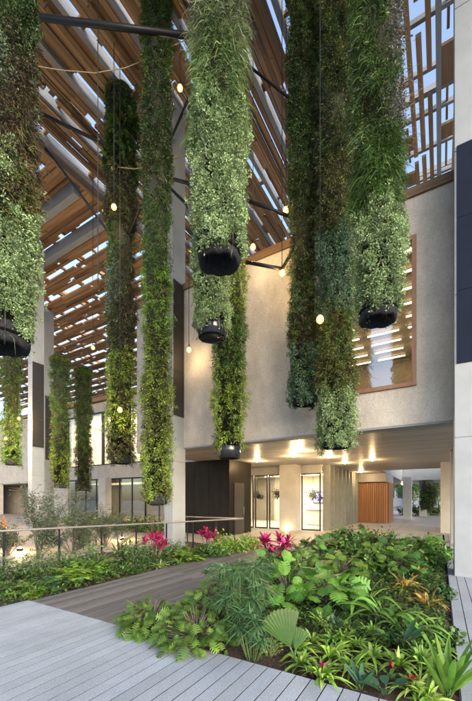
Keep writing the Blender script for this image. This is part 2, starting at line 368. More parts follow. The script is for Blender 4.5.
def f(m):
    for k in range(1):
        y=-9.0
        while y<10.5:
            L=random.uniform(2.5,5); m.box(9.74+k*.2,9.92+k*.2,y+.01,min(10.6,y+L),9.452,9.66+random.uniform(0,.05),gt(.3,.5)); y+=L
bb(f,'timber_coping',M['timber_y'],bv=.006)
# window with its timber frame
def f(m):
    t=.11
    m.box(9.74,10.0,wy0,wy0+t,wz0,wz1); m.box(9.74,10.0,wy1-t,wy1,wz0,wz1); m.box(9.741,9.999,wy0+t,wy1-t,wz0,wz0+t); m.box(9.741,9.999,wy0+t,wy1-t,wz1-t,wz1)
WIN=bb(f,'window',M['frame_wood'],bv=.008)
bb(lambda m:m.box(9.85,9.862,wy0+.11,wy1-.11,wz0+.11,wz1-.11),'pane',M['winglass'],WIN)
def f(m):
    m.box(10.21,19.5,-2.0,-1.9,4.0,9.0); m.box(10.21,19.5,6.4,6.5,4.0,9.0); m.box(19.5,19.6,-2,6.5,4,9.0); m.box(10.21,19.6,-2,6.5,9.0,9.08)
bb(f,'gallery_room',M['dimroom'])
for k in range(9):
    def f(m):
        for j in range(5): m.box(10.9+k*.98,10.96+k*.98,-1.7+j*1.6,-1.7+j*1.6+1.25,8.86,8.9)
    bb(f,'tube_light',M['tube'])
lamp('AREA','gallery_light',(15-9.8,2.2,8.8),170,(1,.72,.42),B,size=6,sy=6,rot=(0,0,0))
# entrance glazing, pillars, fins, timber kiosk
def f(m):
    m.box(17.6,18.35,6.75,7.75,-.0,3.66)
bb(f,'pillar',M['concrete'],bv=.012)
for (x0,x1,y0,y1) in ((32.2,33.0,2.1,2.75),(33.0,33.7,5.2,5.8),(40,40.7,1.2,1.9)):
    bb(lambda m:m.box(x0,x1,y0,y1,0,3.66),'pillar',M['white_concrete'],bv=.012)
bb(lambda m:m.box(20.4,24.5,-.75,.0,0,3.655),'side_wall',M['concrete'],bv=.01)
G1=thing('glass_entrance','warmly lit glazed lobby front with slim dark frames behind a concrete pillar','glass front',(18.5,7.7,0))
def part(fn,name,mat,root,bv=0):
    m=MB(); fn(m); l=root.location; m.v=[(a-l.x,b-l.y,c-l.z) for a,b,c in m.v]; o=m.build(name,mat,root)
    if bv: bevel(o,bv)
    return o
for (y0,y1) in ((5.72,6.72),(7.85,8.75),(8.95,9.7),(9.9,10.9)):
    fr=part(lambda m:(m.box(18.45,18.57,y0-.05,y0,0,3.2),m.box(18.45,18.57,y1,y1+.05,0,3.2),m.box(18.451,18.569,y0,y1,3.13,3.2),m.box(18.451,18.569,y0,y1,0,.06)),'door_frame',M['panel'],G1)
    pn=part(lambda m:m.box(18.5,18.512,y0,y1,.06,3.13),'pane',M['glass'],G1); pn.parent=fr
part(lambda m:m.box(18.42,18.6,5.62,12,3.2,3.655),'transom',M['concrete'],G1)
part(lambda m:m.tube([(18.35,8.66,.9),(18.35,8.66,1.5)],.018),'door_handle',M['steel'],G1)
def f(m):
    m.box(26.5,26.6,5.7,14,0,3.65); m.box(18.6,26.5,14,14.1,0,3.65); m.box(18.6,26.5,5.62,14,3.60,3.655)
part(f,'lobby_wall',M['interior'],G1)
for k in range(3): part(lambda m:[m.box(20+k*2.2,20.25+k*2.2,6.3+j*1.3,7.3+j*1.3,3.57,3.597) for j in range(6)],'ceiling_light',M['roomlight'],G1)
lamp('AREA','lobby_light',(22.5-18.5,9.5-7.7,3.5),480,(1,.84,.62),G1,size=5,sy=6)
F1=thing('fin_screen','row of upright grey green fins lining the walkway beside the lobby','fin screen',(22.5,5.6,0))
for k in range(9):
    x0=18.75+k*.92; part(lambda m:m.box(x0,x0+.12,5.22,5.6,0,3.655),'fin',M['fin'],F1,.006)
part(lambda m:m.box(18.75,26.9,5.6,5.63,0,3.2),'glazing',M['glass'],F1)
part(lambda m:m.box(18.75,26.9,5.59,5.66,3.2,3.65),'head_rail',M['fin'],F1)
K1=thing('timber_kiosk','orange timber clad box standing under the soffit','kiosk',(27,4.4,0))
def f(m):
    y=3.3
    while y<5.55: m.box(27.0,27.06,y+.008,y+.142,0,3.0,gt(.8,1.15)); y+=.15
part(f,'front_cladding',M['timber_z'],K1,.004)
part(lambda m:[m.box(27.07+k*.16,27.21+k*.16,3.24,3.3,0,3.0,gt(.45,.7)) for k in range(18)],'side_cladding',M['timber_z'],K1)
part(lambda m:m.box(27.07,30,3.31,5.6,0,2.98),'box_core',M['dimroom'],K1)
part(lambda m:m.box(26.6,31,3.36,9,3.03,3.652),'bulkhead',M['soffit'],K1)
X1=thing('black_steel_box','black steel clad enclosure with a door under the soffit','enclosure',(14.6,10.2,0))
def f(m):
    y=8.6
    for wd in (1.2,.9,1.3): m.box(13.7,13.76,y+.006,y+wd-.006,.02,3.655); y+=wd
part(f,'front_cladding',M['blackdoor'],X1,.004)
part(lambda m:m.box(13.765,15.9,8.62,12.0,0,3.653),'side_wall',M['blackdoor'],X1)
dr=part(lambda m:m.box(14.15,15.1,8.585,8.617,.03,2.55),'door',M['panel'],X1,.004)
o=part(lambda m:m.tube([(14.98,8.53,.95),(14.98,8.53,1.35)],.016),'handle',M['railsteel'],X1); o.parent=dr
# far left wing across the courtyard
L=thing('courtyard_wing','warmly lit wing across the courtyard with tall upper window','building',(20,30,0))
def f(m):
    m.box(20,20.4,12,52,3.62,4.82); m.box(20,20.4,12,52,9.66,10.5); m.box(20,20.4,31.3,52,4.82,9.66)
    m.box(20,20.4,31.3,38.2,0,3.62); m.box(20,20.4,44.5,52,0,3.62); m.box(20.001,20.399,12,16,4.82,9.66)
part(f,'wall',M['wall'],L)
part(lambda m:m.box(20.41,34,12,52,10.3,10.45),'roof',M['concrete'],L)
def f(m):
    for k in range(3):
        y=12
        while y<52: l=random.uniform(2,4); m.box(19.8+k*.3,20.05+k*.3,y+.02,y+l,10.6+k*.1,10.95+k*.1,gt(.8,1.2)); y+=l
part(f,'timber_eave',M['timber_y'],L)
for y0,y1 in zip((16.05,18.7,21.2,23.7,26.1,28.7),(18.6,21.1,23.6,26.0,28.6,31.25)):
    fr=part(lambda m:(m.box(20.05,20.2,y0,y0+.09,4.83,9.65),m.box(20.05,20.2,y1-.09,y1,4.83,9.65),m.box(20.06,20.19,y0+.09,y1-.09,4.83,4.93),m.box(20.06,20.19,y0+.09,y1-.09,9.55,9.65)),'window',M['steel'],L)
    pn=part(lambda m:m.box(20.1,20.112,y0+.09,y1-.09,4.93,9.55),'pane',M['glass'],L); pn.parent=fr
def f(m): m.box(27,27.1,12,32,4.8,9.7); m.box(20.4,27,12,32,9.5,9.6); m.box(20.4,27,12,32,4.7,4.8); m.box(20.5,27,31.35,31.45,4.8,9.5)
part(f,'upper_room',M['interior'],L)
for k in range(4): part(lambda m:[m.box(21.2+k*1.5,21.3+k*1.5,16+j*2.4,17.9+j*2.4,9.42,9.48) for j in range(6)],'tube_light',M['roomlight'],L)
lamp('AREA','upper_room_light',(23.6-20,24-30,9.3),1600,(1,.66,.28),L,size=5,sy=14)
for y0 in np.arange(14.5,31,1.55):
    fr=part(lambda m:(m.box(20.05,20.15,y0,y0+.08,0,3.6),m.box(20.06,20.14,y0+.08,y0+1.55,3.5,3.6)),'mullion',M['steel'],L)
    pn=part(lambda m:m.box(20.09,20.1,y0+.08,y0+1.55,.05,3.5),'pane',M['glass'],L); pn.parent=fr
def f(m): m.box(26,26.1,12,52,0,3.6); m.box(20.4,26,12,52,3.5,3.6)
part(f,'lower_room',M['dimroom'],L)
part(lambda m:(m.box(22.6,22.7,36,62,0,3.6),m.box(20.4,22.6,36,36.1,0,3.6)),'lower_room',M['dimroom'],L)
part(lambda m:m.box(19.2,19.85,24.6,25.5,0,3.62),'pillar',M['concrete'],L)
lamp('AREA','lower_room_light',(23-20,25-30,3.3),420,(1,.7,.36),L,size=3,sy=12)
# ------------------------------------------------------------------ timber canopy
CAN=thing('timber_canopy','high slatted timber canopy on pale concrete beams with strips of sky between','canopy',(0,0,16))
ZC=16.0
def cpart(m,name,mat,bv=0):
    m.v=[(a,b,c-16) for a,b,c in m.v]; o=m.build(name,mat,CAN); return bevel(o,bv) if bv else o
yy=13.55
while yy>-9:
    open_=yy<3.2
    m=MB(); m.box(3.0,24,yy-.08,yy+.08,ZC+.06,ZC+.40); cpart(m,'beam',M['beam'])
    m=MB(); ww=([.16,.15,.18,.15,.16] if yy>8.2 else [.12,.14,.12,.15,.12,.14]) if not open_ else [.15,.16,.15]
    y0=yy-.08-(random.uniform(.27,.34) if yy>8.2 else random.uniform(.13,.18) if not open_ else .38)
    for wd in ww:
        x=3.0+random.uniform(-1.5,0); z=ZC+random.choice((-.04,.02,.08))
        while x<23.5:
            l=random.uniform(3,7); z=ZC+random.choice((-.06,0,.06,.12)) if random.random()<.5 else z
            m.box(x,min(24,x+l-.03),y0-wd,y0,z,z+.12,gt(.45,1.15)); x+=l+(random.choice((0,0,0,0,.4)) if not open_ else random.choice((0,.3,.8)))
        y0-=wd+random.choice((.006,.012,.03,.05)) if not open_ else wd+.12
    x=3.0
    while x<23:
        l=random.uniform(1.5,4); m.box(x,x+l,yy-.36 if yy>8.2 else yy-.3,yy-.36+.11 if yy>8.2 else yy-.22,ZC+.55,ZC+.62,gt(.4,.9)); x+=l+random.uniform(.4,3.0)
    x=3.0
    while x<23 and not open_:
        l=random.uniform(2,5); q=random.uniform(.5,1.1); m.box(x,x+l,yy-q,yy-q+.05,ZC-.16,ZC-.085,gt(.5,1.2)); x+=l+random.uniform(0,2)
    x=3.4+random.uniform(0,1)
    while x<24:
        l=random.choice((.1,.1,.25,1.2,.6)); m.box(x,x+l,yy-.5 if not open_ else yy-.55,yy-.08,ZC+.2,ZC+.3,gt(.5,1)); x+=l+random.choice((1.1,1.5,1.9,2.6))
    cpart(m,'slat_band',M['timber_x'])
    yy-=1.35
for k in range(9):
    m=MB(); m.box(10.4+k*1.5,10.52+k*1.5,-8.5,3.2,ZC+.5,ZC+.66); cpart(m,'purlin',M['beam'])
for k in range(6):
    m=MB(); m.box(3.6+k*3.6,3.8+k*3.6,-.5,13.4,ZC+.78,ZC+1.0); cpart(m,'purlin',M['beam'])
m=MB(); x=3
while x<44:
    l=random.uniform(3,5); m.box(x,x+l-.03,13.82,13.95,ZC-.12,ZC+.35,gt(.7,1.1)); m.box(x+.5,x+l,14.0,14.14,ZC+.02,ZC+.3,gt(.7,1.1)); x+=l
cpart(m,'timber_fascia',M['timber_x'])
for x in (7.6,9.4,11.2):
    m=MB(); m.box(x,x+.32,14.2,46,ZC-.4,ZC+.2); cpart(m,'beam',M['white_concrete'],.01)
x=4.0
while x<46:
    m=MB(); x0=x; nb=random.choice((5,6,6,6))
    for b in range(nb):
        wd=.19; y=14.2
        while y<52:
            l=random.uniform(2.5,7); z=ZC+.22+random.choice((0,.02,.04,.08))
            m.box(x0,x0+wd,y,y+l-.03,z,z+.1,gt(.6,1.3)); y+=l+random.choice((0,0,.2,.5))
        x0+=wd+random.choice((0.004,.008,.012))
    y=14.4
    while y<52: m.box(x0,x+1.5,y,y+random.uniform(.12,.5),ZC+.33,ZC+.42,gt(.7,1.2)); y+=random.choice((1.1,1.5,1.9,2.4))
    y=14.2
    while y<52:
        l=random.uniform(.6,2.2); m.box(x0+.02,x+1.48,y,y+l,ZC+.62,ZC+.68,gt(.35,.6)); y+=l+random.uniform(.8,3.2)
    y=14.2
    while y<52:
        l=random.uniform(2,5); q=random.uniform(0,.9); m.box(x+q,x+q+.07,y,y+l,ZC+.1,ZC+.19,gt(.5,1.3)); y+=l+random.uniform(0,2)
    cpart(m,'slat_band',M['timber_y'])
    x+=1.5
for y in np.arange(15,52,4.2):
    m=MB(); m.box(4,46,y,y+.18,ZC+.65,ZC+.85); cpart(m,'purlin',M['timber_x'])
# ------------------------------------------------------------------ columns
def column(x0,y0,label,wx=.7,wy=.41,ztop=16.2,panel=True,front=False,mat='white_concrete'):
    c=thing('concrete_column',label,'column',(x0+wx/2,y0+wy/2,0),'concrete columns carrying the canopy')
    def sh(m):
        z=-.1
        while z<ztop-.01: z1=min(ztop,z+3.2); m.box(x0,x0+wx,y0,y0+wy,z,z1-.012,gt(.93,1.05)); m.box(x0+.012,x0+wx-.012,y0+.012,y0+wy-.012,z1-.013,z1+.001); z=z1
    part(sh,'shaft',M[mat],c,.012)
    if panel: part(lambda m:[m.box(x0+.03,x0+wx-.03,y0-.022,y0-.003,4.74+k*1.62,4.74+(k+1)*1.62-.012) for k in range(3)],'dark_panel',M['panel'],c)
    if front: part(lambda m:[m.box(x0-.022,x0-.003,y0+.03,y0+wy-.045,4.74+k*1.62,4.74+(k+1)*1.62-.008) for k in range(3)],'dark_panel',M['bluepanel'],c)
    return c
column(9.2,8.15,'pale concrete column behind the handrail with a long dark side panel')
p=at(32,500,19.3); column(p[0],p[1],'slim concrete column at the left across the courtyard, nearest of its pair')
p=at(45,500,25.6); column(p[0],p[1],'farther concrete column in the courtyard, half hidden behind another column')
column(9.05,-.27-.41,'pale column at the right photo edge, standing on the white deck boards',panel=False,front=True)
column(15.7,-.3-.45,'short looking column behind the right edge column at the planter end',ztop=3.65,panel=False)
column(14.5,7.0,'plain concrete prop inside the walkway mostly hidden by plants',ztop=.02,panel=False) if False else None
# ------------------------------------------------------------------ railing
Rr=thing('railing','grey handrail on thin black posts beside the boardwalk bed','railing',(6,7.8,0))
part(lambda m:m.tube([(0.6,rail_y(.6),1.0),(3.84,rail_y(3.84),1.0),(11.0,rail_y(11),1.0)],.025,10),'handrail',M['railsteel'],Rr)
for x in (.9,2.4,3.9,5.0,6.0,6.95,7.9,8.85,9.8,10.6):
    part(lambda m:(m.box(x-.022,x+.022,rail_y(x)-.012,rail_y(x)+.012,-.08,.97)),'post',M['steel'],Rr)
R2=thing('railing','second short handrail crossing in front of the black steel box','railing',(11.05,7.3,0))
part(lambda m:m.tube([(11.05,6.32,1.0),(11.2,9.6,1.0)],.03,10),'handrail',M['railsteel'],R2)
for y in (7.6,9.0): part(lambda m:m.box(11.06,11.1,y,y+.03,-.1,.98),'post',M['steel'],R2)
o=MB().box(.2,4.3,0,.35,-.1,.05).build('kerb',M['white_concrete'],None,(0,0,0)); o.location=(-.0,9.6,0); o.rotation_euler=(0,0,math.atan(-.307)); bevel(o,.01); struct(o)
p=gr(239,529); P1=thing('bollard_post','dark square intercom post at the end of the handrail','post',(p[0],p[1],0))
part(lambda m:m.box(p[0]-.13,p[0]+.13,p[1]-.13,p[1]+.13,-.02,1.72),'body',M['panel'],P1,.02)
part(lambda m:m.box(p[0]-.15,p[0]-.132,p[1]-.06,p[1]+.06,1.25,1.5),'face_plate',M['railsteel'],P1)
# ------------------------------------------------------------------ hanging gardens
def foliage_band(parent,kind,pal,z0,z1,r,k,side=None,dens=1.0,edge=.18):
    "leaves growing from the tube wall between heights z0 and z1; local origin on the tube axis"
    f=Fol(); area=2*PI*r*(z1-z0+2*edge*.5)
    per={'sedum':250,'grass':1500,'fern':210,'broad':40,'dry':130,'moss':230}[kind]
    n=max(8,int(per*area*dens/k**2))
    th=rng.uniform(0,2*PI,n); zz=rng.uniform(z0-edge,z1+edge,n)
    wob=edge*np.sin(th*3+z0*5)*.7+edge*.4*np.sin(th*7+z1)
    keep=(zz>z0+wob*(zz<(z0+z1)/2))&(zz<z1+edge*np.sin(th*3+z1*5)*.7+edge*.4*np.sin(th*7+z0))
    if side is not None:
        q=np.cos(th)*RT[0]+np.sin(th)*RT[1]+.22*np.sin(zz*4.1)+rng.normal(size=n)*.12
        keep&=(q>side[0])&(q<side[1])
    th=th[keep];zz=zz[keep];n=len(th)
    if n==0: return None
    nor=np.stack([np.cos(th),np.sin(th),np.zeros(n)],1); tan=np.stack([-np.sin(th),np.cos(th),np.zeros(n)],1)
    ph=random.uniform(0,6); bulge=.04*np.sin(zz*1.9+ph)+.025*np.sin(zz*4.6+ph*2)+.045*np.sin(th*4+zz*3.3)+.04*np.sin(th*9-zz*7)+.03*np.sin(th*2-zz*1.7)+np.where(rng.random(n)<.06,rng.uniform(.04,.13,n),0)
    c=nor*(r+bulge+rng.uniform(-.03,.05,n))[:,None]; c[:,2]=zz
    tone=1+.22*np.sin(th*5+zz*4+1)+.16*rng.normal(size=n)
    def rep(a,m): return np.repeat(a,m,0)
    odd=rng.random(n)<.12*(1+np.sin(th*6+zz*5))
    if kind=='sedum':
        m=34; R=.06*k; off=unit(rng.normal(size=(n*m,3))+rep(nor,m)*.9); cr=rep(rng.uniform(.7,1.35,n),m)
        b=rep(c,m)+off*(R*cr*rng.uniform(.55,1.0,n*m))[:,None]
        col=pick(pal,n*m,.16)*rep(tone,m)[:,None].clip(.5,1.5)
        f.strips(b,off+rng.normal(size=(n*m,3))*.5+np.array([0,0,.25]),rng.uniform(.022,.042,n*m)*k,rng.uniform(.014,.022,n*m)*k,.1,2,'oval',0,None,col)
        n2=n*14; i2=rng.integers(0,n,n2); t2=th[i2]+rng.normal(size=n2)*.12; b2=np.stack([np.cos(t2)*(r+.01),np.sin(t2)*(r+.01),zz[i2]+rng.normal(size=n2)*.05],1)
        f.strips(b2,nor[i2]+rng.normal(size=(n2,3))*.8,rng.uniform(.03,.06,n2)*k,rng.uniform(.018,.03,n2)*k,.1,2,'oval',0,None,pick(pal,n2,.2)*.85)
    elif kind=='grass':
        m=1; dd=nor*rng.uniform(.35,.9,n)[:,None]+tan*rng.normal(size=(n,1))*.6+np.array([0,0,1])*rng.normal(.15,.45,(n,1))
        f.strips(c,dd,rng.uniform(.1,.27,n)*k**.5,rng.uniform(.006,.011,n)*k,rng.uniform(.6,1.3,n),4,'blade',0,None,pick(pal,n,.25)*tone[:,None].clip(.4,1.6),None,.03)
        n2=n; i2=rng.integers(0,n,n2)
        f.strips(c[i2]-nor[i2]*.04,nor[i2]*.6+rng.normal(size=(n2,3))*.7+np.array([0,0,-.4]),rng.uniform(.05,.11,n2)*k,rng.uniform(.015,.03,n2)*k,.4,2,'lance',0,None,pick(pal,n2,.3)*.8)
    else:
        m,L,W,dr,sp={'fern':(22,(.03,.07),(.009,.016),.5,.9),'broad':(9,(.12,.24),(.05,.1),.6,.8),'dry':(20,(.04,.11),(.006,.012),.9,.85),'moss':(16,(.02,.05),(.012,.024),.3,1.0)}[kind]
        dd=rep(nor,m)+rng.normal(size=(n*m,3))*sp
        b=rep(c,m)+rng.normal(size=(n*m,3))*.03*k
        alt=pick(random.choice(['olive','mid','brown','green']),n*m,.25); col=np.where(rep(odd,m)[:,None],alt,pick(pal,n*m,.22))*rep(tone,m)[:,None].clip(.4,1.6)
        f.strips(b,dd,rng.uniform(*L,n*m)*k,rng.uniform(*W,n*m)*k,rng.uniform(.3,1,n*m)*dr,2,'lance',0.0 if kind!='broad' else .3,None if kind!='broad' else np.array([0,0,1.]),col)
    names={'sedum':'succulent_band','grass':'trailing_grass','fern':'fern_band','broad':'broad_leaf_band','dry':'dry_frond_band','moss':'moss_band'}
    return f.build(names[kind],M['drystuff'] if kind=='dry' else M['leaf'],parent)
def garden(label,px,Y,zb,r,bands,end,ztop_frame=None,k=None,top=16.15):
    x,y,_=at(px,500,Y); k=k or max(1.0,Y/8.5)
    t=thing('hanging_garden',label,'vertical garden',(x,y,zb),'plant covered tubes hanging from the canopy')
    m=MB(); m.lathe([(r*.0+.01,.42),(r*.9,.42),(r*.9,.3),(r*.94,top-zb),(.01,top-zb)] ,28); m.build('tube_core',M['core'],t)
    vis=ztop_frame if ztop_frame else 1.7+HZ/FPX*Y+.5
    for b in bands:
        kind,pal,z0,z1=b[:4]; z1=min(z1,vis,top-.1)
        if z0>=z1: continue
        foliage_band(t,kind,pal,z0-zb,z1-zb,r,k,b[4] if len(b)>4 else None,b[5] if len(b)>5 else 1.0)
    n=int(34*(vis-zb)); th=rng.uniform(0,2*PI,n); zz=rng.uniform(.05,max(.3,vis-zb),n)**1.15; zz=np.minimum(zz,top-zb-.2); fv=Fol()
    nn=np.stack([np.cos(th),np.sin(th),0*th],1); fv.strips(nn*(r+.02)+np.array([0,0,1.])*zz[:,None],nn+rng.normal(size=(n,3))*.6,rng.uniform(.12,.34,n),rng.uniform(.006,.012,n)*k,rng.uniform(.3,1.8,n),5,'blade',0,None,pick(random.choice(['olive','strand','green']),n,.3),None,.06)
    i2=rng.integers(0,n,n*4); q2=rng.uniform(.2,.9,n*4); pv=nn[i2]*(r+.02+.1*q2)[:,None]; pv[:,2]=zz[i2]-.1*q2**2
    fv.strips(pv,nn[i2]*.5+rng.normal(size=(n*4,3)),rng.uniform(.04,.09,n*4)*k,rng.uniform(.014,.026,n*4)*k,.4,2,'lance',0,None,pick(random.choice(['olive','green','mid']),n*4,.3)); fv.build('trailing_vine',M['leaf'],t)
    if end=='felt':
        ro=r*.94
        prof=[(ro*.85,.6),(ro*.92,.3),(ro*.98,.14),(ro*1.04,.05),(ro*1.0,-.03),(ro*.86,-.05),(ro*.72,.0),(ro*.66,.09),(ro*.62,.3),(.01,.36)]
        me=MB(); me.lathe(prof,96); ob=me.build('felt_sleeve',M['felt'],t)
        for v in ob.data.vertices:
            a=math.atan2(v.co.y,v.co.x); q=1+.02*math.sin(a*5)+.012*math.sin(a*11+1)+.012*math.sin(a*20); v.co.x*=q; v.co.y*=q; v.co.z+=.015*math.sin(a*3)+.008*math.sin(a*8)
        st=MB(); st.lathe([(ro*1.045,.10),(ro*1.06,.105),(ro*1.06,.135),(ro*1.045,.14)],64); st.build('strap',M['void'],t)
        st=MB(); a=-1.9; st.tube([(ro*1.05*math.cos(a),ro*1.05*math.sin(a),.5),(ro*1.1*math.cos(a),ro*1.1*math.sin(a),.2),(ro*1.06*math.cos(a),ro*1.06*math.sin(a),.0),(ro*.9*math.cos(a),ro*.9*math.sin(a),-.09)],.011,6); st.build('drip_pipe',M['cable'],t)
    elif end=='ring':
        me=MB(); me.lathe([(r*.92,.34),(r*.93,.33),(r*.93,.0),(r*.9,-.004),(r*.885,.0),(r*.88,.05),(.01,.06)],40); me.build('end_ring',M['blackring'],t)
    elif end=='pot':
        me=MB(); me.lathe([(r*.5,.2),(r*.92,.12),(r*.95,.0),(r*.6,-.05),(.01,-.06)],28); me.build('end_tray',M['felt'],t)
        for q in range(7):
            a=random.uniform(0,2*PI); MBq=MB(); l=random.uniform(.3,.8); MBq.tube([(r*.7*math.cos(a),r*.7*math.sin(a),0),(r*.72*math.cos(a),r*.7*math.sin(a),-l*.5),(r*.7*math.cos(a)+.03,r*.7*math.sin(a),-l)],.006,5); MBq.build('root_string',M['bark'],t)
    elif end=='small':
        me=MB(); me.lathe([(r*.88,.42),(r*.88,.02),(r*.84,0),(r*.8,.03),(.01,.05)],28); me.build('end_ring',M['felt'],t)
    return t
garden('widest hanging garden in the middle, pale succulents under trailing grass, open black felt end',219,5.6,5.62,.35,
  [('sedum','pale',5.76,7.95),('grass','strand',7.75,9.05),('grass',[(.09,.17,.05),(.07,.14,.04),(.12,.2,.07)],7.65,8.2,(-1,.3),.5),('grass',[(.16,.19,.1),(.12,.14,.08),(.2,.22,.13)],8.9,9.55),('dry','purple',9.35,11),('moss','purple',9.3,11)],'felt',None,.95)
garden('large hanging garden at right before the window, mossy top, pale succulent base, felt end',378,6.2,5.0,.335,
  [('sedum','pale',5.14,6.95),('grass','mid',6.9,8.3),('grass','green',6.75,8.0,(-1.2,.5),.7),('moss','mid',7.9,9.0,(-2,.3)),('moss','purple',7.9,11.3,(.05,2)),('fern','mid',8.6,11.3,(-2,.2)),('fern','olive',8.0,9.2,(-2,.1),.6),('grass','mid',8.6,11.3,(-2,.25),.6)],'felt',None,1.0)
garden('hanging garden cut by the left photo edge, dry brown ferns above pale succulents',2,5.4,4.15,.40,
  [('sedum','pale',4.4,6.15),('sedum','pale',6.0,7.3,(-2,.6)),('sedum','greygreen',7.1,8.3,(-2,.5)),('fern','olive',5.95,6.8,(.45,2)),('dry','rust',6.4,8.4,(.5,2)),('dry','brown',6.9,8.8,(.3,2)),('moss','brown',8.2,9.0),('fern','mid',8.1,10.5,(-2,.5),.6),('fern','dark',8.6,10.5),('moss','mid',8.5,10.5)],'felt',None,.95)
garden('slender yellow green hanging garden in front of the concrete column, reaching lowest over the rail',157,9.6,1.6,.30,
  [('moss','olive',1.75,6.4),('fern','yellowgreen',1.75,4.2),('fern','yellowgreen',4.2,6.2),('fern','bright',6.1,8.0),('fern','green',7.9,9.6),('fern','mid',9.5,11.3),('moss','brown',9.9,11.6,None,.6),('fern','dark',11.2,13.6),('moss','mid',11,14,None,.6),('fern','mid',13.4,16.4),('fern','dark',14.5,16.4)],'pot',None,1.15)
garden('hanging garden left of centre with bare brown middle and lit yellow green foot',121,12.0,2.98,.375,
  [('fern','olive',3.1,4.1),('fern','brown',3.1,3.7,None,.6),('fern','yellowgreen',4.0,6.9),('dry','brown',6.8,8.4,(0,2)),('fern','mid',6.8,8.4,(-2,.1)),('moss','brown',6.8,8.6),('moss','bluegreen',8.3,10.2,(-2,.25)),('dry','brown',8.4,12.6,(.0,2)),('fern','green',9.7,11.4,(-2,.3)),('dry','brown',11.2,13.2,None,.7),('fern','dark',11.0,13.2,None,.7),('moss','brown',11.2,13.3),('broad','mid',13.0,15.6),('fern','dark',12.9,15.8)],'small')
garden('green hanging garden behind the widest one, ending low under the concrete wall',229,10.2,2.95,.375,
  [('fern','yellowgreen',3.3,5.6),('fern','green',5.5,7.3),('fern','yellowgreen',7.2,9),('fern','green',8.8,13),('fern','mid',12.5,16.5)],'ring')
garden('short pale succulent hanging garden ending in a glossy black ring',212,8.9,5.95,.385,
  [('sedum','pale',6.2,8.2),('sedum','greygreen',8,12),('moss','mid',11.5,15)],'ring',None,1.15)
garden('dark olive hanging garden left of the window with blue green foot',304,9.25,4.28,.305,
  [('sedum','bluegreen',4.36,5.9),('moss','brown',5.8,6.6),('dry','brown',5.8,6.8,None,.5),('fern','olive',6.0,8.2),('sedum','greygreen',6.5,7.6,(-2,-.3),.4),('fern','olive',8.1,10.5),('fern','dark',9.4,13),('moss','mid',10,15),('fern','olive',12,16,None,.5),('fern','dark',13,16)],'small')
garden('reddish hanging garden just left of the window frame with pale green foot',336,8.7,3.02,.36,
  [('sedum','pale',3.08,4.55),('fern','redbrown',4.5,6.2),('fern','green',4.5,6.2,None,.35),('moss','olive',4.4,6.2),('fern','olive',5.9,6.6),('sedum','bluegreen',6.2,8.5),('fern','redbrown',8.4,10.4),('moss','olive',8.3,11),('fern','dark',10.2,14),('fern','redbrown',10,15,None,.5),('moss','olive',12,15)],'small')
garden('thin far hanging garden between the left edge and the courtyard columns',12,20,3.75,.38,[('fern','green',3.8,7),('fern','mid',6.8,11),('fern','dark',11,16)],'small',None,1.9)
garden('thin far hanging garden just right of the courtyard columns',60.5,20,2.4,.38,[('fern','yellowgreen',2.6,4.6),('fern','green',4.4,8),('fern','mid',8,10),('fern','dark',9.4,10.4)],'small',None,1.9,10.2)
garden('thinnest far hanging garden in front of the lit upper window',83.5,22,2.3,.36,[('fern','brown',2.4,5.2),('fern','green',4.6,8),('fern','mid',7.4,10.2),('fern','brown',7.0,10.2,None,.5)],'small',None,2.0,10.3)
garden('small dark hanging planter at the far end of the walkway',428,33,.8,.5,[('fern','dark',.9,3.2),('fern','mid',.8,2.4)],'small',3.3,2.6,3.64)
gx=[o for o in COL.objects if o.name.startswith('hanging_garden') and 'large hanging garden at right' in o['label']][0]
for i in range(16):
    tw=MB(); z=random.uniform(3.0,4.6); a=random.uniform(-.6,.5); p=Vector((RT[0]*.36,RT[1]*.36,z)); q=[p]
    d_=Vector((RT[0],RT[1],random.uniform(-.2,.5)))
    for k in range(5): d_=d_+Vector((random.uniform(-.3,.3),random.uniform(-.3,.3),random.uniform(-.25,.3))); q.append(q[-1]+d_.normalized()*random.uniform(.06,.13))
    tw.tube(q,[.005,.0045,.004,.0035,.003,.002],4,(1,1,1),False)
    tw.build('bare_twig',M['bark'],gx)
# bare twigs from the right hand garden
# ------------------------------------------------------------------ pendant bulbs, cables and rods
def pendant(px,py,Y,label,top=16.1,power=14):
    x,y,z=at(px,py,Y)
    t=thing('pendant_bulb',label,'lamp',(x,y,z),'bare bulbs hung on long cables')
    m=MB(); m.tube([(0,0,.1),(0,0,top-z)],.011,6); m.build('cable',M['cable'],t)
    m=MB(); m.lathe([(.004,.17),(.02,.165),(.024,.06),(.02,.05),(.004,.05)],12); m.build('socket',M['steel'],t)
    m=MB(); m.lathe([(.012,.05),(.03,.02),(.04,-.02),(.034,-.055),(.004,-.075)],12); m.build('bulb',M['bulb'],t)
    m=MB(); m.lathe([(.024,.06),(.058,.03),(.078,-.02),(.072,-.07),(.042,-.105),(.004,-.115)],18); m.build('halo_globe',M['halo'],t)  # added glowing shell, its emission stands in for the bulb's halo
    lamp('POINT','bulb_light',(0,0,-.22),power,(1,.68,.32),t,size=.05)
pendant(180,87,10.3,'topmost glowing bulb, hanging between two gardens near the column top')
pendant(114,206,10.6,'glowing bulb in front of the brown middle of the left of centre garden')
pendant(286,209,9.6,'glowing bulb above the wall coping right of the widest garden')
pendant(253,246,10.2,'small glowing bulb close to the right flank of the widest garden')
pendant(282,272,9.6,'glowing bulb on a bent steel bracket against the concrete wall')
pendant(320,318,7.4,'glowing bulb on a long cable in front of the reddish garden')
pendant(93,347,15,'glowing bulb hanging alone below the slatted canopy on the left')
pendant(120,409,11.1,'glowing bulb in front of the lit foot of the left of centre garden')
pendant(189,349,11.7,'glowing bulb beside the dark panel of the concrete column',None or 16.1)
